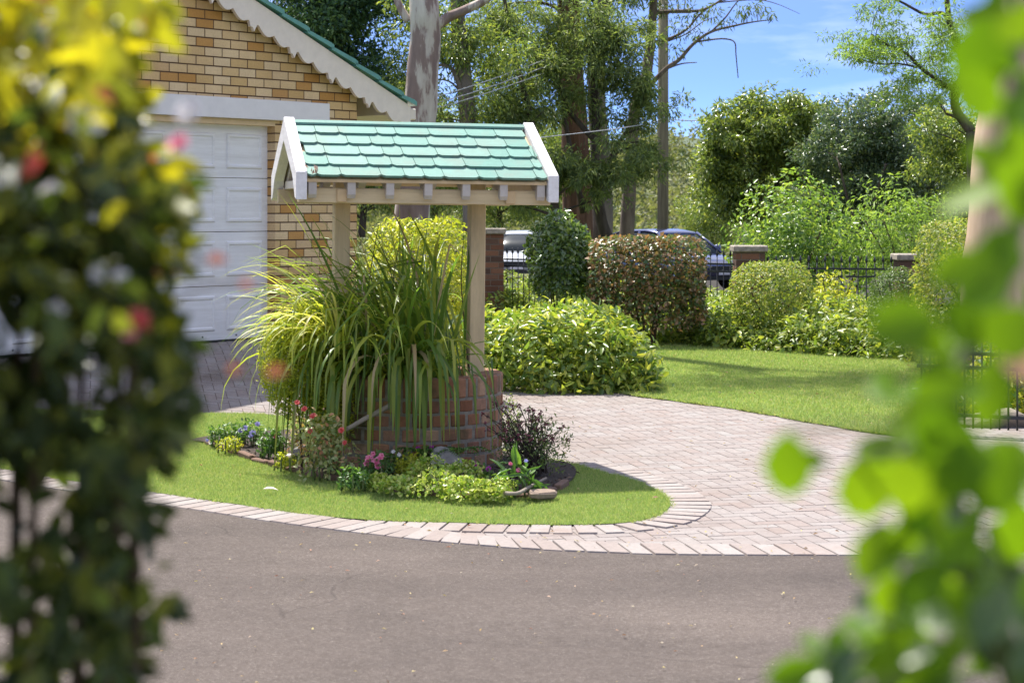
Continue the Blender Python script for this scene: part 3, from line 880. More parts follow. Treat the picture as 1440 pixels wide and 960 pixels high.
def shrub(name, px, py_top, py_bot, hw_px, Y, depth, mat, n, L, W, label, cat='shrub', group=None, box=0.0, thick=.35, lump=.08, zmin=-.75, stem=True, tpl=KITE, ground=None, up=.5, droop=.3, stem_mat='stem_brown', extra=None):
    top, bot = P(px, py_top, Y), P(px, py_bot, Y)
    c = (top + bot) / 2; rz_ = (top[2] - bot[2]) / 2; rx = hw_px / F * Y
    z0 = float(gz(c[0], Y)) if ground is None else ground
    root = empty(name, (c[0], Y, z0), label, cat, group)
    arr = [skin_leaves(n, c, (rx, depth, rz_), L, W, tpl, thick, zmin, lump, box, up, droop, seed=int(abs(px)))]
    mi = [0]; mats = [M[mat]]
    if extra:
        for em, frac, zm in extra:
            mats.append(M[em]); arr.append(skin_leaves(int(n * frac), c, (rx * 1.02, depth * 1.02, rz_ * 1.03), L, W, tpl, .06, zm, lump, box, up, droop, seed=int(abs(px)))); mi.append(len(mats) - 1)
    leaf_mesh('foliage', arr, mats, root, mi)
    if stem: twigs(root, c, z0 - .02, 6, (rx, depth, rz_), M[stem_mat], max(.012, rx * .03))
    return root

shrub('duranta_hedge', 588, 312, 560, 66, 15.6, .42, 'leaf_hedge', 8000, .05, .024, 'clipped yellow-green hedge shrub glowing between the two well posts', 'hedge', box=.55, lump=.05, ground=.02)
def mound():
    root = empty('mounded_shrub', (.32, 17.0, .03), 'low wide mounded shrub of glossy green leaves at the paving edge', 'shrub')
    arr = [skin_leaves(9500, (.36, 16.9, .06), (.93, .9, .60), .085, .036, FINE, .3, -.1, .1, .12, .7, .15, 3),
           skin_leaves(2200, (.9, 16.75, .05), (.40, .5, .44), .085, .036, FINE, .4, -.1, .12, 0, .7, .15, 4),
           skin_leaves(2600, (-.4, 17.2, .1), (.5, .6, .58), .085, .036, FINE, .4, -.1, .12, 0, .7, .15, 9)]
    leaf_mesh('foliage', arr, M['leaf_mound'], root)
    twigs(root, (.34, 16.95, .2), .02, 9, (.8, .7, .4), M['stem_brown'], .02)
mound()
shrub('camellia_shrub', 789, 299, 432, 45, 22.2, .4, 'leaf_camellia', 4200, .075, .04, 'dark glossy round-headed camellia on a short stem before the fence', 'shrub', lump=.1, thick=.5)
shrub('bronze_hedge', 909, 334, 462, 80, 21.8, .36, 'leaf_purple', 9500, .056, .036, 'bronze and purple clipped block hedge on bare stems', 'hedge', box=1.3, lump=.02, thick=.5, zmin=-.8)
shrub('rounded_shrub', 1084, 367, 474, 57, 21.6, .44, 'leaf_round', 6500, .04, .022, 'pale yellow-green ball shrub in front of a brick pillar', 'shrub', lump=.05, box=.1)
shrub('yellow_leaf_shrub', 1168, 378, 470, 34, 22.2, .28, 'leaf_hedge', 900, .06, .026, 'loose yellow-leaved shrub against the iron fence', 'shrub', lump=.2, thick=.8)
shrub('box_ball', 1262, 374, 478, 41, 20.4, .33, 'leaf_box', 6500, .026, .014, 'small-leaved dark green ball shrub beside the tall hedge', 'shrub', lump=.03)
shrub('tall_clipped_hedge', 1385, 313, 520, 92, 18.2, .6, 'leaf_round', 15000, .036, .02, 'tall clipped hedge with pale small leaves below the smooth gum trunk', 'hedge', box=.6, lump=.04, thick=.25)
shrub('gold_leaf_shrub', 1400, 478, 610, 95, 14.6, .5, 'leaf_hedge', 3200, .055, .028, 'gold and green leafy shrub behind the open iron gate', 'shrub', lump=.14, thick=.7, extra=[('leaf_small', .5, -.7)])
shrub('fern_leaf_shrub', 1272, 252, 440, 74, 27.5, .7, 'leaf_feather', 3800, .10, .022, 'bright ferny-leaved shrub beyond the fence by the gum trunk', 'shrub', lump=.3, thick=.8, droop=.5)
shrub('glossy_shrub', 1116, 260, 440, 80, 28.0, .9, 'leaf_bright', 5200, .085, .042, 'bright green upright leafy shrub rising behind the brick pillar', 'shrub', lump=.25, thick=.8)
shrub('sprawling_shrub', 1185, 292, 440, 85, 29.0, .8, 'leaf_bright', 2600, .08, .04, 'sprawling light green shrub behind the fence between two brick pillars', 'shrub', lump=.25, thick=.8)

def groundcover():
    arr = []
    lumps = []
    for px, py, hw, h in [(700, 452, 34, .42), (745, 452, 40, .5), (800, 462, 44, .46), (850, 470, 44, .40), (690, 430, 40, .5), (760, 428, 44, .42), (830, 448, 40, .4),
                          (905, 474, 44, .42), (955, 478, 46, .42), (1000, 482, 46, .40), (1050, 487, 48, .44), (1105, 491, 50, .46), (1160, 494, 48, .5), (1200, 496, 36, .44),
                          (930, 452, 50, .40), (1000, 462, 50, .44), (1150, 470, 50, .42), (1215, 480, 36, .36), (1270, 500, 30, .36), (1300, 506, 36, .4), (1235, 470, 40, .3), (1330, 512, 40, .4), (880, 455, 44, .5), (860, 440, 44, .5), (930, 440, 50, .42), (985, 448, 44, .38), (720, 418, 40, .5), (800, 435, 46, .5), (1050, 465, 40, .4), (1195, 462, 40, .4), (885, 478, 34, .3), (935, 482, 34, .3), (980, 485, 34, .3), (1025, 489, 34, .32), (1080, 493, 34, .3), (1130, 496, 34, .34), (1180, 500, 34, .34), (1235, 503, 34, .3), (965, 462, 44, .42), (1020, 470, 44, .42), (1090, 470, 44, .42), (845, 462, 40, .46), (880, 470, 40, .46), (915, 475, 40, .46), (950, 479, 40, .42), (990, 481, 40, .42)]:
        g = G(px, py)
        rx = hw / F * g[1]
        lumps.append(1)
        arr.append(skin_leaves(1350, g + np.array((0, .3, .02)), (rx * 1.25, .6, h * 1.15), .075, .036, FINE if py > 460 else KITE, .5, -.05, .16, 0, .8, .2, px))
    o = leaf_mesh('groundcover', arr, M['leaf_cover'], None)
    tag(o, 'leafy bright green groundcover filling the bed along the fence', 'groundcover', kind='stuff')
groundcover()

# strap leaves: arching ribbons
def ribbon(mb_list, base, dirxy, up, L, w, droop, mi, n=9, twist=0.0, kink=None):
    d = np.array((dirxy[0], dirxy[1], 0.0)); d /= np.linalg.norm(d) + 1e-9
    ang = up
    p = np.array(base, float); st = L / n
    pts = [p.copy()]; sides = []
    for i in range(n):
        v = d * math.cos(ang) + np.array((0, 0, 1)) * math.sin(ang)
        p = p + v * st; pts.append(p.copy())
        ang -= droop / n * (1 + .9 * i / n)
        if kink == i: ang -= random.uniform(.7, 1.5)
        ang = max(ang, -1.5)
    side = np.cross(d, (0, 0, 1))
    tw = twist
    verts, faces = [], []
    for i, q in enumerate(pts):
        t = i / n
        ww = w * (min(1, .55 + 1.5 * t) if t < .3 else 1) * (1 - max(0, (t - .55) / .45) ** 1.6 * .97)
        s2 = side * math.cos(tw * t) + np.array((0, 0, 1)) * math.sin(tw * t)
        verts += [q - s2 * ww / 2, q + np.array((0, 0, -.22 * ww)), q + s2 * ww / 2]
    for i in range(n):
        a = i * 3
        faces += [(a, a + 1, a + 4, a + 3), (a + 1, a + 2, a + 5, a + 4)]
    mb_list.add(verts, faces, mi)

def well_plants():
    # dark green strap-leaf clump filling the well
    base = P(570, 520, 11.6); base[2] = .56
    root = empty('strap_leaf_plant', base, 'deep green strap-leaved clump filling the brick well and hanging over its rim', 'plant')
    mb = MB()
    for i in range(420):
        a = random.uniform(0, 2 * math.pi); r = .38 * math.sqrt(random.random())
        b = base + np.array((math.cos(a) * r * 1.0, math.sin(a) * r, 0))
        da = a + random.gauss(0, .5)
        if math.cos(da) > .45: da = math.pi - da
        L = random.uniform(.7, 1.3); up = random.uniform(1.0, 1.54)
        dr = random.choice((random.uniform(.2, 1.0), random.uniform(.4, 1.4), random.uniform(1.2, 3.0)))
        ribbon(mb, b, (math.cos(da), math.sin(da)), up, L, random.uniform(.010, .026), dr, 1 if random.random() < .05 else 0, 9, random.uniform(-.9, .9), random.choice((None, None, None, 4, 5, 6)))
    for i in range(110):      # front leaves bent right over the rim
        a = R(random.uniform(198, 302)); r = random.uniform(.2, .45)
        b = base + np.array((math.cos(a) * r * 1.05, math.sin(a) * r, 0))
        da = a + random.gauss(0, .35)
        ribbon(mb, b, (math.cos(da), math.sin(da)), random.uniform(.5, 1.2), random.uniform(.7, 1.15), random.uniform(.014, .034), random.uniform(1.4, 3.2), 1 if random.random() < .06 else 0, 10, random.uniform(-.9, .9), random.choice((None, None, 3, 4, 5)))
    mb.build('leaves', [M['leaf_strap'], leaf_mat('dry_strap_leaf', [(.36, .26, .12), (.50, .40, .22)], .4, (1, 1, 1))], root, True, True)
    for i in range(4):
        fl = MB()
        x = base + np.array((random.uniform(-.3, .4), random.uniform(-.2, .2), 0))
        fl.tube(smooth_curve([x, x + np.array((random.uniform(-.06, .06), 0, .55)), x + np.array((random.uniform(-.12, .12), .05, random.uniform(.75, .95)))], 4), np.linspace(.005, .002, 9), 5)
        fl.build('flower_stalk', M['stem_dark'], root, True, True)
    # pale variegated clump at the sunny side
    base2 = P(482, 455, 11.3); base2[2] = .80
    root2 = empty('variegated_strap_plant', base2, 'pale yellow-green arching strap-leaved plant spilling toward the garage door', 'plant')
    mb = MB()
    for i in range(190):
        a = R(random.gauss(190, 52)); r = .2 * math.sqrt(random.random())
        b = base2 + np.array((math.cos(a) * r, math.sin(a) * r, random.uniform(-.05, .05)))
        ribbon(mb, b, (math.cos(a), math.sin(a) * .7), random.uniform(.3, 1.5), random.uniform(.32, .68), random.uniform(.009, .017), random.uniform(.8, 2.6), 0, 9, random.uniform(-.8, .8))
    for tx, ty in ((300, 372), (305, 420), (330, 470), (318, 440), (352, 340), (395, 300), (345, 375), (370, 330), (420, 310), (335, 560), (345, 590), (385, 580), (310, 462)):
        tip = P(tx, ty, 11.4); v = tip - base2
        d = v[:2] / np.linalg.norm(v[:2]); L = np.linalg.norm(v) * 1.12
        el = math.atan2(v[2], np.linalg.norm(v[:2]))
        ribbon(mb, base2, d, min(el + .75, 1.45), L, .011, 1.5, 0, 11)
    mb.build('leaves', M['leaf_strap_pale'], root2, True, True)
    # fine-leaved shrub at the foot, in sun
    c = P(432, 545, 11.05)
    r3 = empty('fine_leaf_shrub', (c[0], c[1], .05), 'fine-leaved yellow-green shrub standing against the sunny side of the well', 'shrub')
    a1 = skin_leaves(13000, P(428, 512, 11.25), (.27, .22, .36), .024, .010, KITE, .6, -.95, .14, 0, .5, -.3, 2)
    a2 = skin_leaves(5000, P(466, 565, 11.2), (.17, .18, .26), .024, .010, KITE, .7, -.95, .14, 0, .5, -.3, 5)
    leaf_mesh('foliage', [a1, a2], M['leaf_fine'], r3)
    twigs(r3, P(440, 545, 11.25), .03, 10, (.16, .15, .3), M['stem_brown'], .004)
well_plants()

def tuft(name, px, py, rad, h, mat, n, L, W, label, cat='plant', group=None, Yoff=0.0, petals=None, tpl=FINE, stem='stem_green', airy=False, up=.6, zmin=-.1):
    g = G(px, py, .045)
    root = empty(name, g, label, cat, group)
    leaf_mesh('foliage', [skin_leaves(n, g + np.array((0, 0, h * .35)), (rad, rad * .9, h * .65), L, W, tpl, .8, zmin - .45, .18, 0, up, .1, px)], M[mat], root)
    twigs(root, g + np.array((0, 0, h * .3)), g[2] - .02, 7, (rad, rad, h * .6), M[stem], .006)
    if petals:
        for (fx, fy, fr, pm) in petals:
            c = P(fx, fy, g[1] - rad * .6)
            flower(root, c, fr, M[pm])
    return root

def flower(root, c, r, mat, layers=2, name='flower'):
    arr = []
    face = unit(np.array([(random.uniform(-.5, .5), -.9, random.uniform(.2, .9))]))[0]
    for l in range(layers):
        n = 6 if l == 0 else 5
        a = np.linspace(0, 2 * math.pi, n, endpoint=False) + random.random()
        s = np.cross(face, (0, 0, 1)); s /= np.linalg.norm(s); t = np.cross(s, face)
        d = np.outer(np.cos(a), s) + np.outer(np.sin(a), t) + face * (.25 + .6 * l)
        arr.append(leaf_arrays(np.tile(c, (n, 1)) + rng.normal(0, r * .04, (n, 3)), d, np.tile(face, (n, 1)) + rng.normal(0, .15, (n, 3)), r * (1 - .3 * l), r * .85 * (1 - .3 * l), ROUND))
    return leaf_mesh(name, arr, mat, root)

tuft('red_bud_plant', 456, 668, .16, .36, 'leaf_bud', 800, .034, .02, 'bushy plant with red-tipped fleshy leaves beside the pale rock', 'plant', petals=[(428, 575, .022, 'petal_red'), (440, 585, .024, 'petal_red'), (418, 566, .02, 'petal_red'), (480, 605, .022, 'petal_red'), (485, 622, .018, 'petal_red'), (436, 606, .018, 'petal_red')])
tuft('red_bud_plant', 428, 640, .11, .34, 'leaf_bud', 420, .03, .018, 'taller slim plant with red-tipped leaves under the fine-leaved shrub', 'plant')
tuft('violet_viola', 345, 622, .14, .15, 'leaf_small', 420, .03, .016, 'small viola with pale violet flowers beside the brick paving', 'flowers', petals=[(345, 602, .024, 'petal_violet'), (355, 609, .026, 'petal_violet'), (338, 605, .02, 'petal_violet'), (362, 596, .02, 'petal_violet'), (352, 613, .018, 'petal_violet')])
tuft('bedding_plant', 312, 622, .10, .12, 'leaf_small', 320, .03, .014, 'low leafy bedding plant at the tapering end of the flower bed', 'plant', petals=[(291, 619, .014, 'petal_violet'), (296, 623, .012, 'petal_white')])
tuft('bedding_plant', 322, 632, .08, .08, 'leaf_fine', 220, .024, .012, 'tiny yellowish bedding plant on the soil edge near the violas', 'plant', petals=[(341, 626, .012, 'petal_yellow'), (362, 622, .014, 'petal_white')])
tuft('bedding_plant', 383, 640, .085, .17, 'leaf_small', 380, .036, .016, 'leafy bright green plant with one pink bloom just behind the pale rock', 'plant', petals=[(386, 613, .018, 'petal_pink')])
tuft('pink_verbena', 526, 672, .09, .14, 'leaf_small', 300, .03, .014, 'small plant carrying a cluster of bright pink flowers', 'flowers', petals=[(519, 645, .028, 'petal_pink'), (529, 648, .024, 'petal_pink'), (536, 642, .024, 'petal_pink'), (524, 638, .018, 'petal_pink'), (531, 655, .022, 'petal_pink'), (515, 652, .02, 'petal_pink')])
tuft('white_allysum', 557, 664, .07, .13, 'leaf_small', 240, .03, .014, 'dark leafy plant with two white blooms between the pink flowers and the rock', 'flowers', petals=[(553, 635, .014, 'petal_white'), (561, 639, .014, 'petal_white')])
tuft('magenta_petunia', 600, 662, .07, .12, 'leaf_small', 240, .03, .014, 'small plant with magenta flowers next to the grey rock', 'flowers', petals=[(588, 631, .018, 'petal_magenta'), (602, 633, .02, 'petal_magenta'), (607, 629, .016, 'petal_magenta')])
tuft('magenta_petunia', 678, 676, .06, .10, 'leaf_small', 160, .03, .014, 'small plant with magenta flowers at the end of the pale groundcover', 'flowers', petals=[(667, 653, .022, 'petal_magenta'), (676, 661, .022, 'petal_magenta'), (687, 659, .018, 'petal_magenta'), (678, 669, .016, 'petal_magenta')])
tuft('strap_leaf_seedling', 726, 690, .085, .16, 'leaf_small', 60, .12, .022, 'small upright plant of broad green blades with a pink bloom', 'plant', petals=[(729, 661, .016, 'petal_pink'), (718, 652, .014, 'petal_pink'), (740, 648, .014, 'petal_violet')], up=.2)
tuft('bedding_plant', 497, 684, .09, .11, 'leaf_small', 300, .032, .016, 'low green bedding plant between the red-tipped plant and the pink flowers', 'plant')
tuft('bedding_plant', 578, 668, .08, .13, 'leaf_fine', 260, .03, .015, 'yellowish bedding plant between the white blooms and the magenta petunia', 'plant')
tuft('bedding_plant', 402, 656, .06, .08, 'leaf_fine', 180, .026, .013, 'tiny yellowish plant directly in front of the pale quartz rock', 'plant')
tuft('bedding_plant', 706, 694, .08, .09, 'leaf_sedum', 260, .024, .016, 'small pale fleshy plant between the groundcover cushion and the upright bladed plant', 'plant')
tuft('well_foot_plant', 505, 650, .15, .36, 'leaf_small', 700, .045, .018, 'dark leafy plant shaded at the foot of the well', 'plant')

def sedum():
    root = empty('fleshy_groundcover_plant', G(615, 690, .045), 'pale yellow-green fleshy plant cushion spreading below the grey rock', 'plant')
    arr = []
    for (px, py, rx, h) in [(560, 690, .13, .08), (610, 692, .15, .11), (655, 697, .14, .10), (690, 700, .09, .07), (600, 676, .14, .13), (650, 680, .12, .12), (532, 682, .07, .06)]:
        g = G(px, py, .045)
        arr.append(skin_leaves(620, g, (rx, rx * .8, h), .021, .017, ROUND, .35, -.05, .22, 0, .9, -.25, px))
    leaf_mesh('foliage', arr, M['leaf_sedum'], root)
sedum()

def airy():
    g = G(745, 668, .045)
    root = empty('airy_flowering_plant', g, 'airy dark-stemmed plant with small dusky red flowers beside the well', 'flowers')
    leaf_mesh('foliage', [skin_leaves(1500, g + np.array((.02, .15, .14)), (.22, .24, .2), .026, .009, KITE, .8, -.7, .2, 0, .5, -.2, 1),
                          skin_leaves(800, G(712, 650) + np.array((0, .1, .18)), (.09, .12, .2), .026, .01, KITE, .8, -.8, .2, 0, .5, -.2, 6)], M['leaf_airy'], root)
    b = MB(); arr = []
    for i in range(85):
        a = random.uniform(0, 2 * math.pi); rr = random.uniform(.03, .25)
        s = g + np.array((random.uniform(-.1, .1), .12 + random.uniform(-.1, .1), 0))
        t = g + np.array((math.cos(a) * rr * 1.05 - .03, math.sin(a) * rr + .15, random.uniform(.2, .43) * (1 - .45 * max(0, math.cos(a)) * rr / .25)))
        b.tube(smooth_curve([s, (s + t) / 2 + np.array((0, 0, .05)), t], 3), np.linspace(.0035, .0018, 7), 4)
        n = 6; arr.append(leaf_arrays(np.tile(t, (n, 1)) + rng.normal(0, .004, (n, 3)), rdir(n), rdir(n), .02, .011))
    b.build('stems', M['stem_dark'], root, True, True)
    leaf_mesh('blossoms', arr, M['petal_dusky'], root)
airy()

def ferns():
    for (px, py, ang, L, lab) in [(600, 655, 10, .24, 'small green fern frond arching at the base of the well brickwork'), (640, 650, -8, .26, 'pale fern frond leaning over the grey rock')]:
        g = G(px, py, .05); g[1] = 11.02
        g[2] = .12
        root = empty('fern', g, lab, 'fern')
        for k in range(6):
            a = R(200 + k * 28 + ang)
            pts = [g + np.array((math.cos(a) * L * t, math.sin(a) * L * t * .5, L * (.9 * t - .75 * t * t))) for t in np.linspace(0, 1, 12)]
            P_, D_ = [], []
            for i in range(1, 12):
                for s in (-1, 1):
                    P_.append(pts[i]); t = pts[i] - pts[i - 1]; D_.append(np.array((-t[1], t[0], 0)) * s * 1.2 + t * .6 + np.array((0, 0, -.003)))
            w = np.repeat(np.sin(np.linspace(.5, 3.0, 11)), 2) * .055 + .008
            leaf_mesh('frond', [leaf_arrays(np.array(P_), np.array(D_), np.tile((0, 0, 1.), (22, 1)), w, .014)], M['leaf_small'], root)
ferns()

def rock(name, c, size, mat, label, seed, flat=1.0, pts=None):
    g = random.Random(seed)
    bm = bmesh.new()
    bmesh.ops.create_icosphere(bm, subdivisions=3, radius=1)
    cuts = [Vector((g.gauss(0, 1), g.gauss(0, 1), g.gauss(0, 1))).normalized() for _ in range(9)]
    offs = [g.uniform(.55, .9) for _ in cuts]
    for v in bm.verts:
        for n, o in zip(cuts, offs):
            d = v.co.dot(n) - o
            if d > 0: v.co -= n * d * .92
        v.co += Vector((g.uniform(-1, 1), g.uniform(-1, 1), g.uniform(-1, 1))) * .02
        v.co.x *= size[0]; v.co.y *= size[1]; v.co.z *= size[2]
    me = bpy.data.meshes.new(name); bm.to_mesh(me); bm.free()
    o = link(name, me, mat); o.location = [float(v) for v in c]
    return tag(o, label, 'rock')

def bed_stones():
    c = G(625, 655, .08); c[1] = 10.95; c[2] = .155
    bmv = MB()
    q = [(-.085, 0), (-.075, .09), (-.03, .115), (.03, .10), (.105, .045), (.125, 0)]
    vs = [(c[0] + x, c[1] - .06 + z * .3, c[2] - .06 + z) for x, z in q] + [(c[0] + x * .8, c[1] + .07, c[2] - .06 + z * .8) for x, z in q]
    n = len(q)
    o = MB().add(vs, [tuple(range(n)), tuple(range(2 * n - 1, n - 1, -1))] + [(i, (i + 1) % n, (i + 1) % n + n, i + n) for i in range(n)]).build('grey_rock', M['rock'], bevel=.012)
    tag(o, 'angular grey rock propped at the front of the brick well', 'rock')
    rock('pale_rock', G(408, 646, .075), (.045, .04, .038), M['quartz'], 'small pale pink quartz rock at the flower bed edge', 4)
    rock('brown_rock', G(422, 636, .08), (.06, .05, .05), M['rock'], 'brown rock under the red-tipped plants', 9)
    # edging pieces: every brick and stone its own
    mt = island_mat('terracotta_edge', [(.19, .11, .075), (.27, .17, .12), (.15, .09, .065)], .85, 40, .3)
    ms = island_mat('sandstone_edge', [(.20, .145, .11), (.25, .185, .14), (.16, .115, .09)], .85, 40, .3)
    front = [(p[0], p[1]) for p in bed_c]
    front = smooth_curve([G(*p) for p in [(290, 626), (380, 657), (500, 684), (600, 699), (700, 704), (765, 699), (806, 680)]], 8)
    pts = np.array([(p[0], p[1]) for p in front]); s = np.concatenate(([0], np.cumsum(np.linalg.norm(np.diff(pts, axis=0), axis=1))))
    t = 0.0; i = 0; proto = None
    while t < s[-1] - .2:
        L = .22
        at = lambda u: np.array((np.interp(u, s, pts[:, 0]), np.interp(u, s, pts[:, 1])))
        a, b = at(t), at(t + L); m = (a + b) / 2; d = b - a
        if proto is None:
            mb = MB(); mb.box((-L * .46, -.028, -.03), (L * .46, .028, .038)); proto = mb.build('edging_brick', mt, bevel=.008); o = proto
        else:
            o = proto.copy(); COL.objects.link(o)
        o.location = (m[0], m[1], float(gz(*m)) + .008 + random.uniform(-.008, .008)); o.rotation_euler = (random.uniform(-.12, .12), random.uniform(-.05, .05), math.atan2(d[1], d[0]) + random.uniform(-.06, .06))
        o.scale = (1, random.uniform(.7, 1.1), random.uniform(.75, 1.1))
        tag(o, 'brown brick set on edge in the low border between lawn and flower bed', 'brick', 'edging bricks round the flower bed')
        t += L + random.uniform(.0, .05)
    # flat stone at the tip and the branch
    b = MB(); b.prism([(-.1, -.03), (-.05, -.055), (.06, -.05), (.105, .0), (.07, .045), (-.06, .05)], 2, -.02, .018); o = b.build('flat_edge_stone', ms, bevel=.01); g = G(762, 694, .05); o.location = [float(x) for x in g]; o.rotation_euler = (.1, .05, .6)
    tag(o, 'flat brown stone lying where the flower bed meets the shaded grass', 'stone')
    b = MB(); b.tube(smooth_curve([P(480, 607, 10.85), P(515, 588, 10.9), P(545, 572, 10.95), P(556, 563, 11.0)], 4), np.linspace(.012, .018, 13), 8, wob=.2)
    tag(b.build('dead_branch', M['wood_grey'], smooth=True), 'short grey dead branch slanting across the well brickwork', 'branch')
    b = MB(); b.tube(smooth_curve([G(690, 690, .07), G(725, 694, .08), G(745, 684, .08), G(768, 672, .075)], 4), np.linspace(.012, .008, 13), 8, wob=.2)
    tag(b.build('fallen_branch', M['wood_grey'], smooth=True), 'curved fallen branch lying on the dark soil by the seedling', 'branch')
    # litter: bark chips in the bed, pale leaf on the grass, specks on the asphalt
    n = 1100
    x = rng.uniform(-2.2, .4, n * 3); y = rng.uniform(10.2, 12.6, n * 3); k = inside(bed_c, x, y); x, y = x[k][:n], y[k][:n]
    c = np.stack((x, y, gz(x, y) + .034), 1)
    mch = leaf_mat('bark_chip', [(.03, .02, .015), (.07, .045, .03), (.2, .14, .1)], .05, (1, 1, 1), rough=.9)
    tag(leaf_mesh('bark_chips', [leaf_arrays(c, rdir(len(x)) * np.array((1, 1, .25)), rng.normal(0, .35, (len(x), 3)) + np.array((0, 0, 1)), rng.uniform(.015, .045, len(x)), .014)], mch), 'dark bark mulch chips scattered on the flower bed soil', 'mulch', kind='stuff')
    n = 260
    x = rng.uniform(-2.3, 2.6, n); y = rng.uniform(6.1, 9.2, n)
    k = ~inside(ISLAND, x, y); x, y = x[k], y[k]
    c = np.stack((x, y, np.full(len(x), .017)), 1)
    ml = leaf_mat('fallen_leaf_litter', [(.35, .22, .05), (.45, .38, .18), (.30, .10, .05), (.42, .36, .26), (.5, .42, .08)], .2, (1, 1, 1), rough=.7)
    tag(leaf_mesh('leaf_litter', [leaf_arrays(c, rdir(len(x)) * np.array((1, 1, .1)), rng.normal(0, .25, (len(x), 3)) + np.array((0, 0, 1)), rng.uniform(.008, .026, len(x)), rng.uniform(.004, .011, len(x)))], ml), 'tiny fallen leaves scattered over the asphalt', 'leaf litter', kind='stuff')
    n = 320
    x = rng.uniform(-1, 4, n); y = rng.uniform(8.6, 15.5, n); k = ~inside(ISLAND, x, y) & ~inside(LAWN, x, y); x, y = x[k], y[k]
    c = np.stack((x, y, gz(x, y) + .012), 1)
    tag(leaf_mesh('twig_litter', [leaf_arrays(c, rdir(len(x)) * np.array((1, 1, .1)), rng.normal(0, .25, (len(x), 3)) + np.array((0, 0, 1)), rng.uniform(.012, .04, len(x)), rng.uniform(.005, .013, len(x)))], ml), 'small brown leaves scattered over the brick paving', 'leaf litter', kind='stuff')
    n = 150
    x = rng.uniform(-2.6, 5, n * 3); y = rng.uniform(9.5, 21, n * 3); k = (inside(ISLAND, x, y) & ~inside(bed_c, x, y)) | inside(LAWN, x, y); x, y = x[k][:n], y[k][:n]
    c = np.stack((x, y, gz(x, y) + .026), 1)
    tag(leaf_mesh('lawn_litter', [leaf_arrays(c, rdir(len(x)) * np.array((1, 1, .1)), rng.normal(0, .3, (len(x), 3)) + np.array((0, 0, 1)), rng.uniform(.015, .045, len(x)), rng.uniform(.006, .016, len(x)))], ml), 'scattered fallen leaves lying on the two lawns', 'leaf litter', kind='stuff')
    g = G(370, 687, .045)
    a = leaf_arrays(np.array([g]), np.array([(1., .1, .05)]), np.array([(0, -.25, 1.)]), .085, .035, FINE)
    tag(leaf_mesh('fallen_leaf', [a], plain('pale_dry_leaf', (.62, .52, .44), .7)), 'pale dry leaf lying on the sunny grass', 'leaf')
bed_stones()

# ------------------------------------------------------------------ pillars, fence, gate
PIL = [(690, 27.0, 1.33), (1053, 24.4, 1.13), (1281, 24.0, 1.03)]
def pillars():
    bmx = brick_wall_mat('pillar_bricks', .24, .086, .012, [(.14, .065, .04), (.25, .12, .07), (.19, .11, .075), (.10, .06, .045)], (.16, .13, .10), 0)
    bmy = brick_wall_mat('pillar_bricks_side', .24, .086, .012, [(.14, .065, .04), (.25, .12, .07), (.19, .11, .075), (.10, .06, .045)], (.16, .13, .10), 1)
    cap = plain('sandstone_cap', (.30, .26, .21), .9, .5, 14, bmp=.5)
    labs = ['brick gate pillar with stone cap seen beside the well post', 'brick pillar with stone cap between the blue car and the ball shrub', 'brick pillar with stone cap half hidden behind the tall clipped hedge']
    for (px, Y, zt), lab in zip(PIL, labs):
        X = (px - CX) / F * Y; z0 = float(gz(X, Y))
        root = empty('brick_pillar', (X, Y, z0), lab, 'pillar', 'brick fence pillars')
        mb = MB(); h = zt - .085 - z0
        mb.box((-.19, -.19, -.1), (.19, .19, h), 0)
        mb.m = [1 if i in (3, 5) else 0 for i in range(6)]
        mb.build('shaft', [bmx, bmy], root)
        c = MB(); c.box((-.225, -.225, h + .002), (.225, .225, h + .085)); c.build('cap', cap, root, bevel=.012)
pillars()

def fence(a, b, h, label, cat='fence', name='iron_fence', pitch=.105, group=None, z=None, foot=.05, spear=True):
    a, b = np.array(a, float), np.array(b, float); d = b - a; L = np.linalg.norm(d); u = d / L
    z0 = float(gz(*a)) if z is None else z
    z1 = float(gz(*b)) if z is None else z
    root = empty(name, (a[0], a[1], z0), label, cat, group, rz=math.atan2(u[1], u[0]))
    dz = z1 - z0
    r = MB()
    for hh in (.14, h - .12, h - .02):
        r.box((0, -.011, hh - .012), (L, .011, hh + .012))
    for hh in r.v: pass
    r.build('rail', M['iron'], root)
    pk = MB(); pk.tube([(0, 0, foot), (0, 0, h + .06)], .0075, 6)
    if spear: pk.lathe([(.007, h + .06), (.02, h + .085), (.013, h + .115), (.003, h + .15)], (0, 0, 0), 6)
    proto = None
    n = int(L / pitch)
    for i in range(n):
        if proto is None: o = proto = pk.build('picket', M['iron'], root, True)
        else:
            o = proto.copy(); COL.objects.link(o); o.parent = root
        o.location = ((i + .5) * L / n, 0, dz * (i + .5) / n)
    # scroll rings between the top rails
    return root
def fences():
    pp = [np.array(((px - CX) / F * Y, Y)) for px, Y, _ in PIL]
    fence(pp[0] + (.2, 0), pp[1] - (.2, 0), .92, 'black iron picket fence passing behind the camellia and the bronze hedge')
    fence(pp[1] + (.2, 0), pp[2] - (.2, 0), .85, 'black iron picket fence between the ball shrub and the last brick pillar')
    a, b = G(1290, 608), G(1500, 619)
    fence(a[:2], b[:2], .60, 'open black iron gate leaf in front of the gold-leaved shrub', 'gate', 'iron_gate', .058, z=.0, spear=False)
    rock('garden_log', G(1405, 590, .05), (.32, .12, .10), M['wood_grey'], 'weathered log lying behind the open iron gate', 21)
fences()

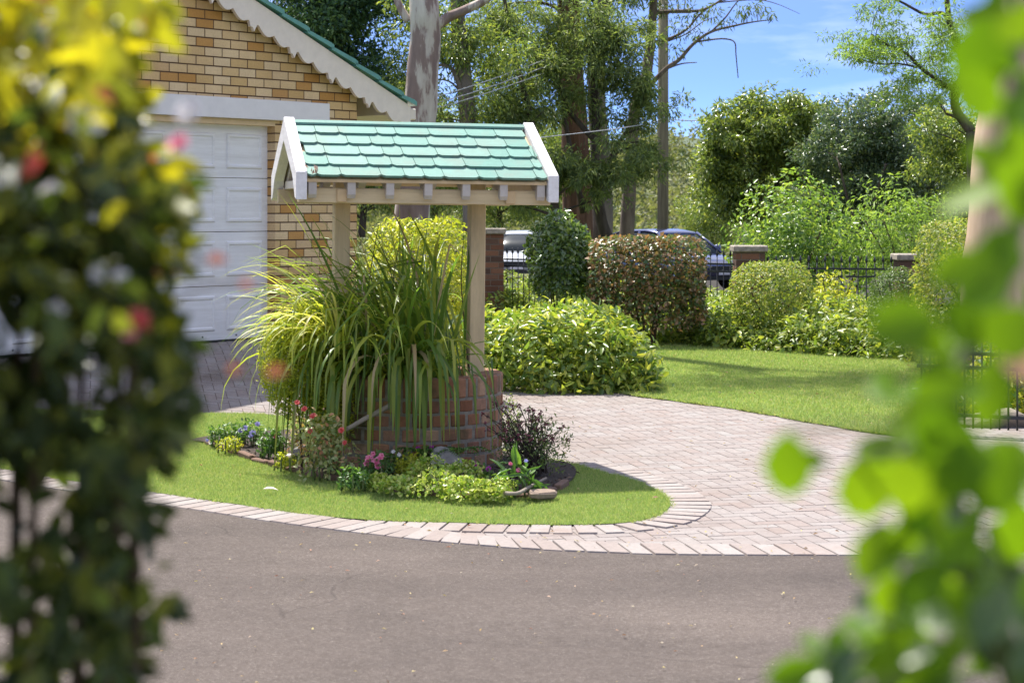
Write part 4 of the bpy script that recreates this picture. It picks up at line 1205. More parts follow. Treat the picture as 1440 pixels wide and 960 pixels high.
# ------------------------------------------------------------------ cars
def loft(sections, n=16, p=3.2):
    """sections: (x, half width, z low, z high); superellipse rings along x"""
    mb = MB(); vs = []
    for x, hw, z0, z1 in sections:
        for j in range(n):
            t = 2 * math.pi * (j + .5) / n
            c, s = math.cos(t), math.sin(t)
            vs.append((x, hw * math.copysign(abs(c) ** (2 / p), c), (z0 + z1) / 2 + (z1 - z0) / 2 * math.copysign(abs(s) ** (2 / p), s)))
    k = len(sections)
    fs = [(i * n + j, i * n + (j + 1) % n, (i + 1) * n + (j + 1) % n, (i + 1) * n + j) for i in range(k - 1) for j in range(n)]
    fs += [tuple(range(n - 1, -1, -1)), tuple((k - 1) * n + j for j in range(n))]
    return mb.add(vs, fs)

def car(loc, rz, paint, label, hatch):
    root = empty('parked_car', loc, label, 'car', 'cars parked on the road', rz=rz)
    m, nt, b, out = new_mat('car_paint'); b.inputs['Base Color'].default_value = (*paint, 1); b.inputs['Roughness'].default_value = .25
    b.inputs['Coat Weight'].default_value = 1; b.inputs['Coat Roughness'].default_value = .05; b.inputs['Metallic'].default_value = .35
    gl, nt, b, out = new_mat('car_glass'); b.inputs['Base Color'].default_value = (.02, .025, .03, 1); b.inputs['Roughness'].default_value = .25; b.inputs['Specular IOR Level'].default_value = .12
    lamp = plain('headlamp_lens', (.75, .78, .8), .12, .05, 30, spec=.8)
    chrome = plain('bright_metal', (.7, .7, .72), .18, .05, 20, 1.0)
    Lf = 2.05; W = .87
    body = loft([(-Lf, .60, .42, .82), (-Lf + .12, .76, .30, .92), (-1.5, W, .24, .97 if hatch else .98), (-.6, W, .20, .93), (.6, W, .20, .92), (1.1, W, .22, .90), (1.6, W - .02, .24, .82), (1.88, .80, .26, .72), (2.02, .68, .32, .62), (2.06, .58, .38, .56)], 20, 4.2)
    body.build('body', m, root, True)
    cab = loft([(-1.95 if hatch else -1.55, .55, .86, .95), (-1.62 if hatch else -1.1, .66, .86, 1.34), (-1.2 if hatch else -.6, .68, .86, 1.44), (-.2, .69, .86, 1.46), (.25, .67, .86, 1.40), (.62, .66, .86, 1.20), (1.18, .62, .84, .90)], 20, 4.5)
    g = cab.build('windows', gl, root, True)
    rf = loft([(-1.66 if hatch else -1.12, .60, 1.30, 1.36), (-1.2 if hatch else -.6, .64, 1.36, 1.462), (-.2, .655, 1.38, 1.48), (.22, .63, 1.35, 1.425), (.34, .60, 1.33, 1.37)], 16, 3.0)
    rf.build('roof', m, root, True)
    for s in (-1, 1):
        pl = MB(); pl.tube([(.28, s * .635, 1.385), (.62, s * .655, 1.20), (1.16, s * .68, .90)], .035, 6); pl.build('windscreen_pillar', m, root, True)
        pl = MB(); pl.tube([(-.35, s * .68, .92), (-.38, s * .66, 1.42)], .04, 6); pl.build('door_pillar', m, root, True)
        mi_ = MB(); mi_.lathe([(.02, -.05), (.09, -.04), (.10, .03), (.05, .06)], (.72, s * .95, 1.0), 12, axis=0); mi_.build('mirror', m, root, True)
        hl = MB(); hl.add([], [])
        hl = loft([(1.62, .05, .66, .80), (1.75, .13, .60, .79), (1.92, .12, .585, .73), (2.0, .05, .60, .68)], 12, 2.4)
        hl.v = [(x, y + s * .60, z) for x, y, z in hl.v]; hl.build('headlight', lamp, root, True)
        fg = MB(); fg.lathe([(.10, 1.96), (.10, 2.02), (.07, 2.03), (.065, 1.98)], (0, s * .56, .40), 16, axis=0); fg.build('fog_lamp', chrome, root, True)
        for x in (1.28, -1.28):
            w = MB(); w.lathe([(.20, -.1), (.29, -.1), (.315, -.06), (.315, .06), (.29, .1), (.20, .1)], (0, 0, 0), 24, axis=1)
            tr = plain('tyre_rubber', (.018, .018, .018), .8) if 'tyre' not in M else M['tyre']; M['tyre'] = tr
            wo = w.build('tyre', tr, root, True); wo.location = (x, s * .80, .315)
            rm = MB(); rm.lathe([(.03, -.104), (.2, -.09), (.2, .09), (.03, .104)], (0, 0, 0), 20, axis=1)
            rm.build('rim', chrome, wo, True)
    gr = MB(); gr.prism([(-.5, .50), (-.38, .44), (.38, .44), (.5, .50), (.42, .60), (-.42, .60)], 0, 1.98, 2.075)
    gr.build('grille', M['dark_seal'], root)
    ai = MB(); ai.prism([(-.6, .26), (.6, .26), (.66, .36), (-.66, .36)], 0, 1.93, 2.05); ai.build('lower_intake', M['dark_seal'], root)
    npl = MB(); npl.box((2.062, -.19, .385), (2.085, .19, .465)); npl.build('number_plate', plain('plate_white', (.72, .68, .72), .4), root)
def cars():
    p = P(738, 340, 55); z = float(gz(p[0], 55))
    car((p[0], 55, z + .02), R(-97), (.42, .44, .47), 'silver car parked nose-on behind the iron fence beside the well post', False)
    car((P(942, 340, 46.5)[0], 46.5, float(gz(0, 46)) + .14), R(-55), (.012, .02, .09), 'dark blue car with round fog lamp parked behind the bronze hedge', True)
cars()

# ------------------------------------------------------------------ trees
def crown_arr(clumps, L, W, droop=.3, tpl=KITE, flat=.7, up=.5, g=None):
    """clumps: (centre, radius, count)"""
    out = []
    for c, r, n in clumps:
        d = rdir(n); rad = rng.random((n, 1)) ** .45
        p = np.asarray(c) + d * rad * np.array((r, r, r * flat))
        dd = d * .7 + rng.normal(0, .5, (n, 3)) + np.array((0, 0, -droop))
        nr = d * .5 + np.array((0, 0, up)) + rng.normal(0, .6, (n, 3))
        out.append(leaf_arrays(p, dd, nr, rng.uniform(.6, 1.3, n) * L, rng.uniform(.7, 1.2, n) * W, tpl))
    return out

def ell_clumps(c, r, k, cr, n, shell=.6, zmin=-1):
    out = []
    c = np.asarray(c, float); r = np.asarray(r, float)
    while len(out) < k:
        d = rdir(1)[0]
        if d[2] < zmin: continue
        f = 1 - shell * random.random() ** 1.4
        out.append((c + d * r * f, cr * random.uniform(.6, 1.3), int(n * random.uniform(.6, 1.3))))
    return out

def limb_mb(trunk, rad, clumps, every=1, r0=.05, mb=None, seg=4, sag=.12, extra=()):
    """grow limbs to the clumps one after another, each from the nearest wood already there"""
    mb = mb or MB()
    pos = [np.asarray(p) for p in trunk]; rr = list(rad)
    for q, rd in extra:
        pos += list(q); rr += list(rd)
    pos = np.array(pos); rr = np.array(rr)
    cs = sorted(clumps, key=lambda c: np.min(np.linalg.norm(pos - np.asarray(c[0]), axis=1)))
    for i, (c, r, n) in enumerate(cs):
        if i % every: continue
        c = np.asarray(c)
        dl = pos - c
        d = np.linalg.norm(dl, axis=1) + np.maximum(0, dl[:, 2] + .2) * 2.2
        k = int(np.argmin(d))
        a = pos[k]; ln = np.linalg.norm(c - a)
        mid = a * .5 + c * .5 + np.array((random.uniform(-.2, .2), random.uniform(-.2, .2), sag + random.uniform(-.1, .1))) * ln * .6
        ra = min(r0, rr[k] * .7)
        pts = smooth_curve([a, mid, c], seg)
        rads = np.linspace(ra, max(ra * .3, .004), len(pts))
        mb.tube(pts, rads, 5, cap=False)
        pos = np.vstack((pos, np.array(pts[2:]))); rr = np.concatenate((rr, rads[2:]))
    return mb

def tree(name, label, trunk_pts, r0, r1, clumps, leaf, L, W, bark, droop=.3, group=None, cat='tree', every=1, lr=.05, tpl=KITE, flat=.7, extra_limbs=None, n=10, wob=.08, up=.5, more=None):
    tr = smooth_curve(trunk_pts, 6)
    rad = np.linspace(r0, r1, len(tr))
    root = empty(name, tr[0], label, cat, group)
    mb = MB(); mb.tube(tr, rad, n, wob=wob)
    ex = []
    for pts, a, b in (extra_limbs or []):
        q = smooth_curve(pts, 5); rd = np.linspace(a, b, len(q)); mb.tube(q, rd, 7); ex.append((q, rd))
    if clumps: limb_mb(tr, rad, clumps, every, lr, mb, extra=ex)
    mb.build('trunk', M[bark], root, True, True)
    arr = crown_arr(clumps, L, W, droop, tpl, flat, up) if clumps else []
    mi = [0] * len(arr); mats = [M[leaf]]
    if arr: leaf_mesh('crown', arr, mats, root, mi)
    return root

M['bark_gum'] = bark_mat('smooth_gum_bark', [(.30, (.13, .09, .08)), (.50, (.23, .165, .145)), (.54, (.44, .38, .33)), (.66, (.55, .50, .43)), (.75, (.33, .33, .27))], (3.2, 3.2, .8), .35, .015)
M['bark_tan'] = bark_mat('tan_gum_bark', [(.3, (.36, .24, .155)), (.55, (.54, .40, .28)), (.75, (.64, .52, .39))], (2.5, 2.5, .5), .25, .01)
M['bark_dark'] = bark_mat('dark_bark', [(.3, (.035, .028, .022)), (.7, (.12, .095, .075))], (9, 9, 1.6), .8, .03)
M['bark_grey'] = bark_mat('grey_bark', [(.3, (.09, .075, .065)), (.7, (.24, .20, .17))], (7, 7, 1.4), .6, .02)
M['bark_red'] = bark_mat('stringy_red_bark', [(.3, (.06, .032, .022)), (.55, (.16, .085, .055)), (.75, (.28, .17, .12))], (12, 12, .7), 1.0, .04)
M['bark_pale'] = bark_mat('pale_twig_bark', [(.3, (.085, .065, .05)), (.7, (.22, .175, .14))], (8, 8, 2), .4, .01)

def trees():
    # dark conifer behind the garage roof
    Y = 33
    c = P(440, 40, Y)
    cl = ell_clumps(P(455, 10, Y), (1.75, 1.6, 2.9), 105, .5, 260, .8) + ell_clumps(P(520, 130, Y), (.65, .9, .9), 18, .34, 200, .9)
    tree('dark_conifer', 'dense dark green conifer rising behind the garage roof', [P(440, 330, Y), P(442, 150, Y), P(450, -150, Y)], .22, .06, cl, 'leaf_conifer', .12, .045, 'bark_dark', .1, lr=.05)
    # smooth gum next to the garage: crown high above the frame
    Y = 24.5
    tp = [P(576, 470, Y), P(579, 320, Y), P(584, 250, Y), P(589, 180, Y), P(594, 110, Y), P(598, 50, Y), P(596, 0, Y), P(590, -140, Y + .3), P(600, -420, Y - .4), P(640, -700, Y - 1.2)]
    top = P(640, -700, Y - 1.2)
    cl = ell_clumps(top + np.array((.3, -1.0, .9)), (1.9, 1.6, 1.1), 26, .6, 260, .8)
    tree('smooth_gum', 'pale pink and cream smooth-barked gum rising between garage and well roof', tp, .245, .17, cl, 'leaf_gum', .14, .03, 'bark_gum', .7,
         extra_limbs=[([P(612, 38, Y), P(632, 24, Y), P(655, 14, Y - .1), P(690, -6, Y - .2), P(730, -60, Y - .3)], .075, .05), ([P(574, 30, Y), P(560, 5, Y), P(548, -40, Y + .2)], .06, .04)], n=16, wob=.05, lr=.07)
    # thin grey gum behind it
    Y = 31
    cl = ell_clumps(P(650, 70, Y), (1.15, .9, 1.35), 48, .36, 130, .95) + ell_clumps(P(575, 150, Y), (.55, .6, .5), 14, .3, 130, .9) + ell_clumps(P(600, 40, Y), (.9, .8, .8), 12, .32, 90, .9)
    tree('thin_gum', 'slender grey-trunked gum with open foliage behind the smooth gum', [P(664, 330, Y), P(659, 180, Y), P(650, 90, Y), P(643, 0, Y), P(640, -160, Y)], .155, .11, cl, 'leaf_olive', .10, .032, 'bark_grey', .6,
         extra_limbs=[([P(652, 112, Y), P(635, 80, Y), P(610, 70, Y)], .05, .02), ([P(655, 150, Y), P(636, 98, Y - .2), P(612, 92, Y - .2)], .05, .02)], lr=.025)
    # red stringybark
    Y = 36
    cl = ell_clumps(P(800, -30, Y), (1.9, 1.6, 1.5), 50, .5, 170, .9)
    tree('stringybark', 'thick reddish stringy-barked tree behind the camellia', [P(812, 345, Y), P(811, 250, Y), P(806, 150, Y), P(800, 0, Y), P(800, -180, Y)], .30, .2, cl, 'leaf_gum', .12, .03, 'bark_red', .7, n=14, lr=.08)
    Y = 36.5
    tree('stringybark', 'pale-streaked stringybark trunk just behind the leaning dark trunk', [P(846, 345, Y), P(846, 240, Y), P(838, 120, Y), P(850, 0, Y), P(880, -120, Y)], .22, .13, ell_clumps(P(880, -60, Y), (1.4, 1.2, 1.0), 22, .5, 150, .9), 'leaf_gum', .12, .03, 'bark_grey', .7, n=12, lr=.06)
    # feathery wattles
    Y = 33.5
    def clear(cs):
        return [q for q in cs if not (abs(q[0][0] / q[0][1] * F + CX - 933) < 14 + q[1] / q[0][1] * F * .55 and random.random() < .85)]
    cl = clear(ell_clumps(P(770, 90, Y), (1.25, .9, 1.5), 74, .34, 150, 1) + ell_clumps(P(905, 130, Y), (.75, .8, 1.5), 76, .28, 130, 1) + ell_clumps(P(850, 60, Y), (.8, .8, 1.3), 34, .32, 140, 1) + ell_clumps(P(920, 215, Y), (.55, .6, .45), 30, .22, 120, 1))
    tree('wattle_tree', 'feathery olive wattle with leaning dark trunk beside the power pole', [P(858, 345, Y), P(846, 310, Y), P(838, 250, Y), P(838, 180, Y), P(836, 100, Y), P(845, 0, Y)], .12, .05, cl, 'leaf_wattle', .125, .019, 'bark_dark', .55, lr=.04,
         extra_limbs=[([P(842, 270, Y), P(862, 215, Y), P(885, 180, Y)], .06, .03), ([P(838, 200, Y), P(790, 140, Y), P(770, 60, Y)], .06, .025), ([P(820, 300, Y), P(800, 200, Y), P(782, 90, Y)], .06, .03)])
    Y = 32.5
    cl = ell_clumps(P(715, 150, Y), (.75, .7, 1.1), 40, .32, 140, 1) + ell_clumps(P(760, 240, Y), (.8, .6, .6), 34, .28, 140, 1) + ell_clumps(P(700, 30, Y), (.7, .7, .8), 20, .3, 130, 1)
    cl += ell_clumps(P(840, 245, Y), (.95, .5, .6), 34, .24, 110, 1) + ell_clumps(P(720, 275, Y), (.5, .5, .35), 14, .22, 100, 1)
    tree('wattle_tree', 'shorter feathery wattle hanging over the well roof end', [P(792, 345, Y), P(778, 280, Y), P(755, 200, Y), P(730, 100, Y), P(705, -20, Y)], .09, .03, cl, 'leaf_wattle', .125, .019, 'bark_dark', .55, lr=.035)
    # bare-branched gum whose limbs reach out past the pole
    Y = 37
    E = [([P(905, 130, Y), P(935, 98, Y), P(955, 84, Y), P(975, 62, Y), P(1000, 45, Y), P(1035, 36, Y), P(1060, 31, Y), P(1086, 28, Y)], .075, .012),
         ([P(975, 60, Y), P(1000, 56, Y), P(1020, 55, Y), P(1033, 60, Y), P(1035, 78, Y), P(1038, 110, Y)], .028, .014),
         ([P(935, 98, Y), P(958, 90, Y), P(980, 88, Y)], .03, .012),
         ([P(915, 60, Y), P(940, 55, Y), P(965, 42, Y), P(985, 20, Y), P(1010, 4, Y), P(1050, -8, Y)], .05, .012),
         ([P(920, 18, Y), P(955, 16, Y), P(985, 15, Y), P(1010, 3, Y), P(1030, -14, Y)], .06, .02),
         ([P(1010, 4, Y), P(1060, 0, Y), P(1090, 5, Y), P(1125, 20, Y)], .02, .006),
         ([P(1000, 45, Y), P(1020, 25, Y), P(1035, 5, Y), P(1060, -20, Y)], .03, .012),
         ([P(940, 58, Y), P(965, 48, Y), P(990, 30, Y), P(1010, 24, Y)], .022, .008)]
    E = [(a, b_ * .72, c_ * .7) for a, b_, c_ in E]
    cl = [(P(x, y, Y), r, int(n)) for x, y, r, n in [(955, 40, .3, 70), (975, 20, .3, 60), (1000, 15, .3, 70), (1045, 15, .25, 60), (1065, 10, .25, 60), (1020, 30, .2, 40), (985, 50, .2, 40), (930, 10, .4, 110), (900, -20, .5, 140), (960, -10, .4, 90), (1085, 22, .12, 24), (950, 70, .22, 40)]]
    tree('bare_gum', 'sparse gum whose bare curved branches reach past the power pole into blue sky', [P(880, 345, Y), P(886, 250, Y), P(892, 160, Y), P(905, 130, Y), P(915, 60, Y), P(918, 18, Y), P(925, -80, Y)], .15, .07, cl, 'leaf_gum', .13, .026, 'bark_pale', .8, extra_limbs=E, lr=.012)
    # round-headed tree and darker neighbour beyond the road verge
    Y = 41
    cl = (ell_clumps(P(1075, 190, Y), (1.45, 1.2, 1.0), 110, .30, 130, .9, -.45) + ell_clumps(P(1020, 235, Y), (.65, .8, .6), 34, .3, 140, .95) + ell_clumps(P(1040, 285, Y), (1.1, .7, .6), 34, .3, 130, .95) + ell_clumps(P(1120, 160, Y), (.8, .8, .5), 26, .3, 130, .95) + ell_clumps(P(1085, 225, Y), (1.0, .6, .55), 34, .26, 110, 1) + ell_clumps(P(1150, 235, Y), (.7, .8, .8), 30, .3, 130, .95))
    tree('round_headed_tree', 'broad round-headed tree with large light green leaves against the sky', [P(1072, 352, Y), P(1068, 300, Y), P(1072, 250, Y), P(1085, 190, Y)], .09, .04, cl, 'leaf_olive', .125, .046, 'bark_dark', .5, lr=.04,
         extra_limbs=[([P(1068, 310, Y), P(1045, 250, Y), P(1030, 200, Y)], .05, .02), ([P(1070, 300, Y), P(1105, 240, Y), P(1125, 190, Y)], .05, .02), ([P(1060, 320, Y), P(1058, 240, Y), P(1060, 190, Y)], .04, .02)])
    Y = 39
    cl = (ell_clumps(P(1235, 225, Y), (1.6, 1.2, 1.7), 175, .34, 170, .8, -.9))
    tree('grey_green_tree', 'dense grey-green small-leaved tree beside the round-headed tree', [P(1215, 352, Y), P(1215, 280, Y), P(1230, 200, Y), P(1240, 150, Y)], .1, .03, cl, 'leaf_dark', .10, .042, 'bark_dark', .2, lr=.03,
         extra_limbs=[([P(1218, 345, Y - 1.2), P(1195, 290, Y - 1.2), P(1180, 230, Y - 1.1)], .035, .02), ([P(1225, 345, Y - 1.3), P(1228, 290, Y - 1.3), P(1246, 230, Y - 1.2)], .035, .02)])
    cl = ell_clumps(P(1150, 300, 43), (1.3, 1.0, 1.1), 55, .4, 220, .8, -.9)
    tree('grey_green_tree', 'lower shaded tree filling the gap under the round-headed tree', [P(1150, 350, 43), P(1150, 300, 43), P(1155, 250, 43)], .07, .03, cl, 'leaf_dark', .09, .035, 'bark_dark', .2, lr=.03)
    cl = ell_clumps(P(1400, 220, 36), (1.5, 1.2, 1.7), 90, .45, 220, .8, -.9)
    tree('grey_green_tree', 'dark leafy tree showing behind the big tan gum trunk', [P(1390, 352, 36), P(1395, 280, 36), P(1400, 150, 36)], .1, .04, cl, 'leaf_olive', .10, .04, 'bark_dark', .3, lr=.04)
    # jacaranda: open feathery boughs across the sky
    Y = 30
    E = [([P(1366, 185, Y), P(1345, 155, Y), P(1344, 130, Y), P(1356, 100, Y), P(1350, 70, Y), P(1335, 30, Y), P(1330, -30, Y)], .085, .04),
         ([P(1366, 175, Y), P(1345, 165, Y), P(1330, 160, Y)], .04, .02),
         ([P(1350, 75, Y), P(1330, 22, Y), P(1300, 20, Y), P(1265, 2, Y), P(1230, -10, Y)], .04, .012),
         ([P(1345, 130, Y), P(1300, 100, Y), P(1275, 76, Y), P(1245, 62, Y), P(1225, 48, Y)], .04, .008),
         ([P(1290, 95, Y), P(1265, 90, Y), P(1235, 90, Y), P(1190, 80, Y)], .02, .006)]
    def spray(cx_, cy_, k, spread):
        return [(P(cx_ + random.gauss(0, spread), cy_ + random.gauss(0, spread * .55), Y + random.gauss(0, .4)), random.uniform(.12, .26), 62) for _ in range(k)]
    cl = spray(1205, 70, 20, 20) + spray(1250, 60, 30, 26) + spray(1300, 75, 34, 28) + spray(1280, 115, 24, 26) + spray(1330, 40, 22, 24) + spray(1260, 15, 14, 22) + spray(1340, 120, 16, 16) + spray(1300, 150, 12, 20)
    tree('jacaranda', 'open feathery-leaved tree arching across the sky beside the tan gum', [P(1372, 350, Y), P(1370, 270, Y), P(1366, 185, Y)], .12, .09, cl, 'leaf_feather', .085, .014, 'bark_dark', .35, extra_limbs=E, lr=.012, every=2, flat=.45)
    # tan gum: the massive smooth trunk
    Y = 17.0
    tp = [P(1418, 560, Y), P(1418, 420, Y), P(1422, 315, Y), P(1428, 200, Y), P(1438, 100, Y), P(1448, 0, Y), P(1450, -300, Y), P(1480, -700, Y + .5)]
    cl = ell_clumps(P(1500, -800, Y + .5), (2.3, 2, 1.3), 26, .7, 260, .8)
    tree('tan_gum', 'massive smooth tan gum trunk rising above the tall clipped hedge', tp, .46, .24, cl, 'leaf_gum', .14, .03, 'bark_tan', .7, n=20, wob=.03, lr=.08)
    # leafy belt beyond the road: one tree copied along the back, each with its own size and label
    cl = ell_clumps((0, 0, 2.3), (2.2, 1.8, 2.0), 90, .6, 170, .8, -.9)
    t0 = tree('roadside_tree', 'bushy roadside tree glimpsed between the well roof and the garage', [np.array((0, 0, -.2)), np.array((.1, 0, 1.2)), np.array((0, .1, 3))], .14, .05, cl, 'leaf_olive', .15, .06, 'bark_dark', .3, 'roadside trees beyond the road', lr=.05)
    spots = [(508, 240, 52, .85, 'bushy roadside tree glimpsed between the well roof and the garage'), (610, 235, 64, 1.05, 'bushy roadside tree behind the clipped yellow-green hedge'),
             (705, 262, 66, .9, 'bushy roadside tree directly above the silver car'), (775, 255, 70, 1.0, 'bushy roadside tree in the gap between camellia and stringybark'),
             (1000, 312, 60, .55, 'low bushy roadside tree above the blue car'), (1120, 290, 64, .95, 'bushy roadside tree deep behind the round-headed tree'), (1330, 250, 60, 1.0, 'bushy roadside tree far behind the ferny shrub'), (1440, 260, 62, 1.1, 'bushy roadside tree farthest along, beyond the tan gum'), (400, 250, 60, 1.0, 'bushy roadside tree hidden mostly by the brick garage')]
    for i, (px, py, Y, s, lab) in enumerate(spots):
        c = P(px, py, Y)
        if i == 0: o = t0
        else:
            o = t0.copy(); COL.objects.link(o)
            for ch in t0.children:
                k = ch.copy(); COL.objects.link(k); k.parent = o
        o.location = (c[0], c[1], c[2] - 2.2 * s); o.scale = (s, s, s); o.rotation_euler = (0, 0, i * 1.3)
        o['label'] = lab
    # far wood on the hillside across the valley
    cl = []
    for i in range(420):
        Yt = random.uniform(85, 210); X = random.uniform(-.18, .30) * Yt
        z = float(gz(X, Yt)); r = random.uniform(1.8, 3.2)
        cl.append(((X, Yt, z + r * 1.2), r, 230))
    o = leaf_mesh('far_wood', crown_arr(cl, .55, .3, .2, KITE, 1.0), M['leaf_far'])
    tag(o, 'sunlit olive bushland covering the hillside across the valley', 'wood', kind='stuff')
trees()

def pole():
    Y = 49
    b = P(932, 352, Y); z0 = float(gz(b[0], Y)) - .1
    root = empty('power_pole', (b[0], Y, z0), 'tall grey timber power pole standing behind the parked cars', 'power pole')
    mb = MB(); t = P(933, -120, Y)
    mb.tube([(b[0], Y, z0), (b[0] * .5 + t[0] * .5, Y, z0 * .5 + t[2] * .5), t], [.155, .14, .125], 14)
    mb.build('pole', bark_mat('grey_timber', [(.3, (.12, .105, .06)), (.7, (.26, .23, .14))], (14, 14, .8), .5, .01), root, True, True)
    ca = MB(); c = P(942, 17, Y); ca.box((c[0] - .55, Y - .18, c[2] - .05), (c[0] + .55, Y - .08, c[2] + .05)); ca.build('cross_arm', M['wood_grey'], root, False, True)
    for dx in (-.48, -.2, .2, .48):
        i_ = MB(); i_.lathe([(.02, 0), (.04, .03), (.02, .05), (.04, .08), (.015, .12)], (c[0] + dx, Y - .13, c[2] + .052), 10); i_.build('insulator', M['paint_white'], root, True, True)
    lab = ['highest of the pale power lines crossing in front of the wattle', 'middle pale power line crossing in front of the wattle', 'lowest pale power line of the three sagging ones']
    m = plain('cable', (.42, .42, .45), .4)
    for k, (pa, pb, pc) in enumerate([((560, 152), (735, 96), (925, 20)), ((560, 160), (735, 106), (925, 28)), ((560, 168), (735, 114), (925, 44))]):
        q = [P(pa[0] - 300, pa[1] + 85, 29), P(*pa, 30.5), P(*pb, 31.6), P(*pc, 48.8)]
        w = MB(); w.tube(smooth_curve(q, 8), .0085, 5); tag(w.build('power_line', m, smooth=True), lab[k], 'wire', 'power lines')
    w = MB(); w.tube(smooth_curve([P(640, 205, 29.5), P(765, 193, 30), P(900, 176, 33), P(935, 165, 48.8)], 8), .008, 5); tag(w.build('power_line', m, smooth=True), 'single service wire low behind the end of the well roof', 'wire', 'power lines')
    w = MB(); w.tube(smooth_curve([P(935, 168, 49), P(1000, 170, 51), P(1100, 166, 54), P(1400, 150, 60)], 8), .014, 5); tag(w.build('power_line', m, smooth=True), 'dark wire leading from the pole over the round-headed tree', 'wire', 'power lines')
pole()

# ------------------------------------------------------------------ the two close shrubs beside the camera
def close_left():
    Y0 = 1.32
    root = empty('rose_shrub', (P(60, 900, Y0)[0], Y0, .03), 'tall dark leafy shrub with white and pink blooms and yellow young growth', 'shrub')
    ys = [-60, 0, 60, 120, 200, 300, 400, 500, 600, 700, 800, 900, 960, 1300, 2200]
    xr = [160, 200, 178, 172, 222, 236, 250, 252, 236, 224, 214, 206, 200, 185, 150]
    n = 24000
    py = rng.uniform(-80, 1700, n); lim = np.interp(py, ys, xr)
    lim = lim + 22 * np.sin(py / 41.0 + .6) + 15 * np.sin(py / 19.0 + 1) + rng.normal(0, 9, n)
    px = lim - (lim + 420) * rng.random(n) ** 1.15
    dens = np.where(py > 620, .5, np.where(py > 470, .68, 1.0)) * np.where(py < 80, .8, 1.0)
    k = rng.random(n) < dens
    hole = np.sin(px / 31.0 + py / 57.0) + np.sin(py / 37.0 - px / 71.0 + 2) + .6 * np.sin(px / 17.0 + 1.0)
    k &= ~((hole > .62) & (rng.random(n) < np.where(py > 400, .93, .5)))
    k &= ~((py > 640) & (px < 40) & (rng.random(n) < .5))
    px, py = px[k], py[k]; n = len(px)
    Yd = Y0 + rng.normal(0, .11, n)
    pts = np.stack(((px - CX) / F * Yd, Yd, EYE - (py - HY) / F * Yd), 1)
    d = rng.normal(0, .6, (n, 3)) + np.stack(((px - 60) / 500, np.zeros(n), np.full(n, -.45)), 1)
    nr = rng.normal(0, .7, (n, 3)) + np.array((0, -.3, .7))
    edge = (lim[k] - px)
    pyoung = np.clip(1.0 - (py + 20) / 330, 0, 1) * .95 + np.where((edge < 55) & (py < 480), .30, 0) + np.where(py < 480, .02, 0)
    young = rng.random(n) < pyoung
    red = young & (rng.random(n) < .08)
    young &= ~red; dark = ~(young | red)
    L = rng.uniform(.6, 1.2, n) * .0255; W = L * .58
    arr = [leaf_arrays(pts[s], d[s], nr[s], L[s], W[s], FINE) for s in (dark, young, red)]
    leaf_mesh('foliage', arr, [M['leaf_front_dark'], M['leaf_front_young'], M['leaf_front_red']], root, [0, 1, 2])
    base = np.array((P(90, 900, Y0)[0], Y0, .0))
    for i, (tx, ty) in enumerate([(60, 60), (120, 140), (190, 120), (200, 320), (30, 260), (190, 420), (-80, 200), (-150, 380), (130, 560), (20, 500), (185, 250), (110, 640)]):
        t = P(tx, ty, Y0 + random.uniform(-.08, .08))
        m = base * .4 + t * .6 + np.array((random.uniform(-.03, .03), random.uniform(-.03, .03), -.08))
        b = MB(); b.tube(smooth_curve([base + rng.normal(0, .01, 3) * (1, 1, 0), base * .75 + m * .25, m, t], 5), np.linspace(.009, .002, 16), 6)
        b.build('stem', M['stem_brown'], root, True, True)
    for (fx, fy, r, pm) in [(122, 172, .017, 'petal_white'), (8, 257, .013, 'petal_white'), (45, 281, .012, 'petal_white'), (70, 272, .011, 'petal_white'), (265, 160, .013, 'petal_white'), (250, 203, .011, 'petal_pink'), (60, 122, .009, 'petal_white'), (140, 385, .009, 'petal_white'), (170, 392, .009, 'petal_white'), (78, 440, .010, 'petal_white'), (195, 448, .010, 'petal_red'), (182, 470, .008, 'petal_pink')]:
        flower(root, P(fx, fy, Y0 - .2), r * .74, M[pm])
    for (fx, fy, Yf, r) in [(290, 365, 1.1, .008), (335, 398, 1.05, .006), (372, 525, 1.02, .008), (318, 520, 1.05, .006)]:
        leaf_mesh('red_leaf', [leaf_arrays(np.array([P(fx, fy, Yf)]), np.array([(1., 0, random.uniform(-.3, .3))]), np.array([(0, -1., .6)]), r * 1.6, r, FINE)], M['leaf_front_red'], root)
    for tx, ty in ((290, 365), (335, 398), (372, 525), (318, 520)):
        tw = MB(); tw.tube(smooth_curve([P(220, ty + 40, 1.25), P((220 + tx) / 2, ty + 8, 1.13), P(tx, ty, 1.06)], 4), .0009, 4)
        tw.build('red_twig', M['stem_brown'], root, True, True)
close_left()

